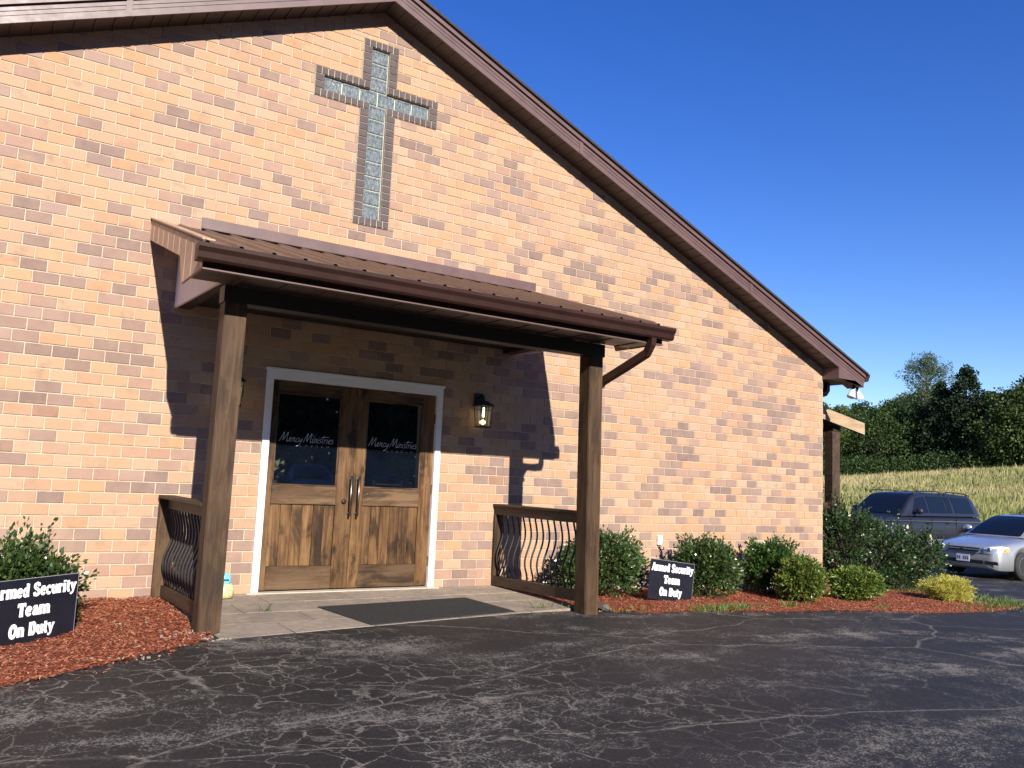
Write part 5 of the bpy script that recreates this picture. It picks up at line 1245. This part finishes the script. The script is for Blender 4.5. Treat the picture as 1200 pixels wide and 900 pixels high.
# two more stand across the lot behind the camera: the door glass shows them
c2 = copy_tree(sed); c2.location = (7.0, -17.2, g(7, -17) + .004); c2.rotation_euler = (0, 0, math.radians(-78)); c2['label'] = 'pale sedan across the lot, seen only as a reflection in the left door glass'
c3 = copy_tree(suv); c3.location = (10.2, -19.0, g(10.2, -19) + .004); c3.rotation_euler = (0, 0, math.radians(-92)); c3['label'] = 'dark SUV across the lot, seen only as a reflection in the right door glass'

# ------------------------------------------------------------------ trees
M['tree_a'] = leafmat('tree_leaves_green', (.016, .036, .009), (.042, .078, .018), (.10, .135, .035), .6, .2, .2, .25)
M['tree_b'] = leafmat('tree_leaves_light', (.030, .058, .012), (.080, .120, .028), (.16, .19, .06), .6, .25, .3, .25)
M['tree_c'] = leafmat('cedar_needles', (.008, .020, .008), (.016, .034, .013), (.035, .055, .02), .7, .05, .1, .2)
M['tree_d'] = leafmat('pale_sparse_leaves', (.05, .085, .035), (.085, .125, .05), (.15, .18, .09), .6, .3, .2, .25)
def tree_mesh(h, rad, seed, kind, nclump, per, leafs):
    """returns (foliage array, trunk MB): limbs first, leaf clumps round their ends"""
    r = np.random.default_rng(seed); P, D, b = [], [], MB()
    b.tube([(0, 0, -.4), (r.normal(0, .1), r.normal(0, .1), h * .35), (r.normal(0, .25), r.normal(0, .25), h * .72)], [h * .022 + .05, h * .016 + .03, h * .006], 7)
    for i in range(nclump):
        th = r.uniform(0, 2 * math.pi); f = r.uniform(0.05, 1)
        if kind == 'cedar': z = h * (.04 + .94 * f); rr = rad * (1 - f) ** .8 * r.uniform(.45, 1.08) + .15; cr = rad * .20 * (1.15 - f * .75); ez = .8
        elif kind == 'sparse': z = h * (.45 + .55 * f); rr = rad * math.sqrt(max(.02, 1 - (2 * f - 1) ** 2)) * r.uniform(.2, 1.0); cr = rad * .19; ez = .8
        else: z = h * (.08 + .86 * f); rr = rad * (math.sin(math.pi * min(1, (.16 + .84 * f) ** .8)) ** .6) * r.uniform(.35, 1.05); cr = rad * r.uniform(.18, .30); ez = .7
        c = np.array([rr * math.cos(th), rr * math.sin(th), z]); c[2] += r.normal(0, .03 * h)
        if r.random() < .35: b.tube([(c[0] * .05, c[1] * .05, max(.2, z - rr * .7)), (c[0] * .55, c[1] * .55, z - rr * .25), tuple(c)], [h * .007, h * .004, .01], 4, cap=False)
        q = r.normal(0, 1, (per, 3)); q /= np.linalg.norm(q, axis=1)[:, None]; q *= (r.uniform(.3, 1, (per, 1)) ** .5)
        P.append(c + q * np.array([cr, cr, cr * ez])); D.append(q + np.array([c[0], c[1], 0]) / (rad + 1e-6) * .5 + np.array([0, 0, .2]))
    return np.concatenate(P), np.concatenate(D), b
protos = {}
def tree(name, label, s, tt, h, rad, kind, seed, group, nclump=130, per=34, leafs=.34, rot=0, base=None):
    x = -2.4 + s * SD[0] - tt * SD[1]; y = -8 + s * SD[1] + tt * SD[0]
    if base: x, y = base
    t = thing(name, label, 'tree', (x, y, g(x, y)), rot, group)
    mt = {'cedar': 'tree_c', 'sparse': 'tree_d', 'light': 'tree_b', 'green': 'tree_a'}[kind]
    key = (kind, seed)
    if key not in protos:
        P, D, b = tree_mesh(10., 10. * rad / h, seed, kind, nclump, per, leafs)
        o = leaf_cloud('crown', P, D, leafs * 10 / h, M[mt], t, seed, aspect=.7); tr = b.build('trunk', M['bark'], t); protos[key] = (o.data, tr.data)
    else:
        o = bpy.data.objects.new('crown', protos[key][0]); C.objects.link(o); o.parent = t; o['kind'] = 'stuff'; tr = bpy.data.objects.new('trunk', protos[key][1]); C.objects.link(tr); tr.parent = t
    k = h / 10.; rk = rad / (10. * rad / h * k) if h else 1
    o.scale = tr.scale = (k, k, k); return t
GT = 'trees along the far edge of the field'
def TT(pxx, s):      # lateral offset at distance s that falls on picture column pxx
    d = CF + CR * ((pxx - 600) / FPX); a = math.degrees(math.atan2(d.y, d.x)); return s * math.tan(math.radians(a - 31.5))
LB = {'green': 'mid green bushy tree', 'light': 'light green leafy tree', 'cedar': 'dark evergreen cedar'}
row = [  # (column, distance, height, radius, kind, seed, where)
 (952, 108, 7.5, 3.6, 'green', 1, 'behind the church corner at the tree line'), (976, 104, 7.0, 3.4, 'light', 2, 'behind the side porch post'), (1003, 107, 7.2, 3.6, 'green', 3, 'just right of the side porch roof'), (1030, 104, 6.8, 3.4, 'green', 4, 'above the SUV windscreen, lowest in the tree line'),
 (1054, 109, 7.4, 3.4, 'light', 5, 'above the SUV mirror'), (1078, 106, 7.6, 3.2, 'green', 1, 'under the pale sparse tree'), (1104, 104, 9.6, 3.4, 'cedar', 6, 'left of the tallest cedar'), (1133, 103, 11.2, 3.9, 'cedar', 7, 'tallest of the tree line'), (1160, 106, 8.6, 3.2, 'cedar', 8, 'right of the tallest cedar'),
 (1178, 101, 8.0, 3.8, 'light', 2, 'right of the cedars'), (1202, 99, 8.4, 4.0, 'light', 5, 'at the right picture edge'), (1232, 100, 10.0, 4.4, 'green', 3, 'last one beyond the right picture edge'), (1262, 100, 10.2, 4.4, 'light', 2, 'outermost beyond the right picture edge')]
for i, (c_, s, h, rad, kind, seed, where) in enumerate(row):
    tree('pine_tree' if kind == 'cedar' else 'leafy_tree', LB[kind] + ' ' + where, s, TT(c_, s), h, rad, kind, seed, GT, 210 if kind != 'cedar' else 260, 44, .25, rot=i * 1.3)
tree('leafy_tree', 'tall pale sparse tree showing sky through its crown', 112, TT(1086, 112), 13.6, 3.6, 'sparse', 9, GT, 170, 60, .17)
hill = [(962, 190, 12, 'green', 4), (985, 205, 12, 'light', 5), (1008, 215, 13, 'green', 1), (1026, 200, 11, 'green', 3), (1044, 220, 13, 'green', 4), (1062, 230, 14.5, 'light', 2), (1082, 215, 15, 'green', 1), (1108, 225, 15, 'green', 3), (1150, 220, 12, 'light', 5), (1180, 220, 12, 'green', 4), (1210, 220, 12, 'green', 1)]
hw_ = ['left of the porch fascia tip', 'right above the porch fascia tip', 'second from the porch fascia', 'at the dip of the ridge', 'rising from the dip of the ridge', 'highest on the wooded ridge', 'behind the pale sparse tree', 'behind the cedars on the left', 'behind the cedars on the right', 'behind the light green trees', 'behind the trees at the right edge']
for i, (c_, s, h, kind, seed) in enumerate(hill):
    tree('leafy_tree', 'hazy distant tree on the ridge, ' + hw_[i], s, TT(c_, s), h, h * .42, kind, seed, 'distant trees on the wooded ridge', 200, 40, .25, rot=i * 2.1)
# trees across the lot behind the camera, reflected in the door panes; row made taller and denser to block low sky
south = [(-34, 11.5, 'green', 1), (-27, 13, 'light', 2), (-20, 12, 'green', 3), (-14, 12.5, 'green', 4), (-8, 13.5, 'green', 1), (-2, 12.5, 'green', 3), (3.5, 14, 'green', 4), (9, 13, 'light', 2), (14, 12.5, 'green', 1), (19, 13.5, 'light', 5), (25, 13, 'green', 3), (31, 12.5, 'green', 4), (37, 13.5, 'green', 1), (44, 13, 'light', 2), (51, 12, 'green', 3)]
for i, (x, h, k, sd_) in enumerate(south):
    h *= 1.18; tree('leafy_tree', 'full green tree across the lot, for the door glass, made taller to block low sky', 0, 0, h, h * .44, k, sd_, 'trees across the parking lot', rot=i * .9, base=(x, -43 - 2 * (i % 3)), per=40, nclump=170, leafs=.45)
# undergrowth that closes the foot of the far tree line
r = np.random.default_rng(77); P = []; D = []
for i in range(800):
    c_ = r.uniform(940, 1290); s = r.uniform(97, 104); tt = TT(c_, s); x = -2.4 + s * SD[0] - tt * SD[1]; y = -8 + s * SD[1] + tt * SD[0]; z = g(x, y)
    q = r.normal(0, 1, (26, 3)); q /= np.linalg.norm(q, axis=1)[:, None]; hh = r.uniform(.8, 2.2) * (1 + .5 * noise.noise((c_ * .03, 3, 0)))
    P.append(np.array([x, y, z + hh * .5]) + q * np.array([1.0, 1.0, hh * .6])); D.append(q)
o = leaf_cloud('undergrowth', np.concatenate(P), np.concatenate(D), .27, M['tree_a'], None, 78, aspect=.7); tag(o, 'low dark scrub closing the foot of the tree line', 'undergrowth')

# ------------------------------------------------------------------ tall field grass
mg, n, bb = newmat('tall_field_grass'); ge = n.nodes.new('ShaderNodeNewGeometry'); pos = ge.outputs['Position']
pf = noise_(n, pos, .09, 4, .65); pf2 = noise_(n, pos, .7, 3, .6)
tan_ = ramp(n, ge.outputs['Random Per Island'], [(0, (.36, .29, .13)), (.5, (.50, .42, .21)), (1, (.62, .53, .30))])
grn = ramp(n, ge.outputs['Random Per Island'], [(0, (.13, .17, .04)), (.5, (.24, .27, .08)), (1, (.36, .35, .13))])
sxx = n.nodes.new('ShaderNodeSeparateXYZ'); L(n, pos, sxx.inputs[0])
dst = math_(n, 'ADD', math_(n, 'MULTIPLY', sxx.outputs[0], SD[0]), math_(n, 'MULTIPLY', sxx.outputs[1], SD[1]))
col = mix(n, math_(n, 'ADD', ramp(n, math_(n, 'ADD', math_(n, 'MULTIPLY', pf, .65), math_(n, 'MULTIPLY', pf2, .35)), [(.41, .0), (.58, .85)]), ramp(n, math_(n, 'MULTIPLY', dst, .01), [(.25, .6), (.68, 0.)]), clamp=True), tan_, grn)
L(n, col, bb.inputs['Base Color']); bb.inputs['Roughness'].default_value = .7; bb.inputs['Specular IOR Level'].default_value = .2
tr = n.nodes.new('ShaderNodeBsdfTranslucent'); L(n, col, tr.inputs[0]); ms = n.nodes.new('ShaderNodeMixShader'); ms.inputs[0].default_value = .3; L(n, bb.outputs[0], ms.inputs[1]); L(n, tr.outputs[0], ms.inputs[2]); L(n, ms.outputs[0], n.nodes['Material Output'].inputs[0])
r = np.random.default_rng(5); NB = 120000; s = 29 + 74 * r.random(NB) ** .8; ang = np.radians(r.uniform(-11, 12, NB)); tt = s * np.tan(ang)
X = -2.4 + s * SD[0] - tt * SD[1]; Y = -8 + s * SD[1] + tt * SD[0]
ok = X > 29.2 + np.sin(Y * .8) * .3; X, Y, s = X[ok], Y[ok], s[ok]; n_ = len(X)
gxx = np.linspace(X.min() - 1, X.max() + 1, 110); gyy = np.linspace(Y.min() - 1, Y.max() + 1, 110)
ZG = np.array([[g(a, c) for a in gxx] for c in gyy])
fx = (X - gxx[0]) / (gxx[1] - gxx[0]); fy = (Y - gyy[0]) / (gyy[1] - gyy[0]); ix, iy = fx.astype(int), fy.astype(int); fx -= ix; fy -= iy
Z = ZG[iy, ix] * (1 - fx) * (1 - fy) + ZG[iy, ix + 1] * fx * (1 - fy) + ZG[iy + 1, ix] * (1 - fx) * fy + ZG[iy + 1, ix + 1] * fx * fy - .06
hh = r.uniform(.35, .75, n_) * (1 + .5 * (r.random(n_) > .96)); a = r.uniform(0, math.pi, n_); wd = r.uniform(.012, .03, n_) * (.55 + s / 70)
ln = r.normal(0, .13, (n_, 2)); ux, uy = np.cos(a) * wd, np.sin(a) * wd
V = np.stack([np.stack([X - ux, Y - uy, Z], 1), np.stack([X + ux, Y + uy, Z], 1), np.stack([X + ux * .7 + ln[:, 0] * .5, Y + uy * .7 + ln[:, 1] * .5, Z + hh * .65], 1), np.stack([X + ln[:, 0], Y + ln[:, 1], Z + hh], 1)], 1)
tag(quads('tall_grass', V, mg), kind='stuff')
# darker weeds standing in the field
P = []; D = []
for i in range(90):
    s_ = r.uniform(34, 92); t_ = s_ * math.tan(math.radians(r.uniform(-9, 8))); x = -2.4 + s_ * SD[0] - t_ * SD[1]; y = -8 + s_ * SD[1] + t_ * SD[0]
    if x < 31: continue
    q = r.normal(0, 1, (26, 3)); hh_ = r.uniform(.4, .95); P.append(np.array([x, y, g(x, y) + hh_ * .6]) + q * np.array([.16, .16, hh_ * .28])); D.append(q * .4 + np.array([0, 0, 1]))
tag(leaf_cloud('weeds', np.concatenate(P), np.concatenate(D), .16, M['tree_a'], None, 6, aspect=.4), 'dark weeds standing in the tall grass', 'weeds')

# ------------------------------------------------------------------ thin air over the distance
vm = bpy.data.materials.new('thin_haze'); vm.use_nodes = True; n = vm.node_tree; n.nodes.clear(); out = n.nodes.new('ShaderNodeOutputMaterial'); pv = n.nodes.new('ShaderNodeVolumePrincipled')
pv.inputs['Color'].default_value = (.72, .84, 1, 1); pv.inputs['Density'].default_value = .0004; pv.inputs['Anisotropy'].default_value = .2; L(n, pv.outputs[0], out.inputs['Volume'])
USE_HAZE = False
if USE_HAZE:
    b = MB(); b.box(-70, 330, -70, 230, -4, 60); tag(b.build('haze', vm), kind='stuff')
else:
    bpy.data.materials.remove(vm)
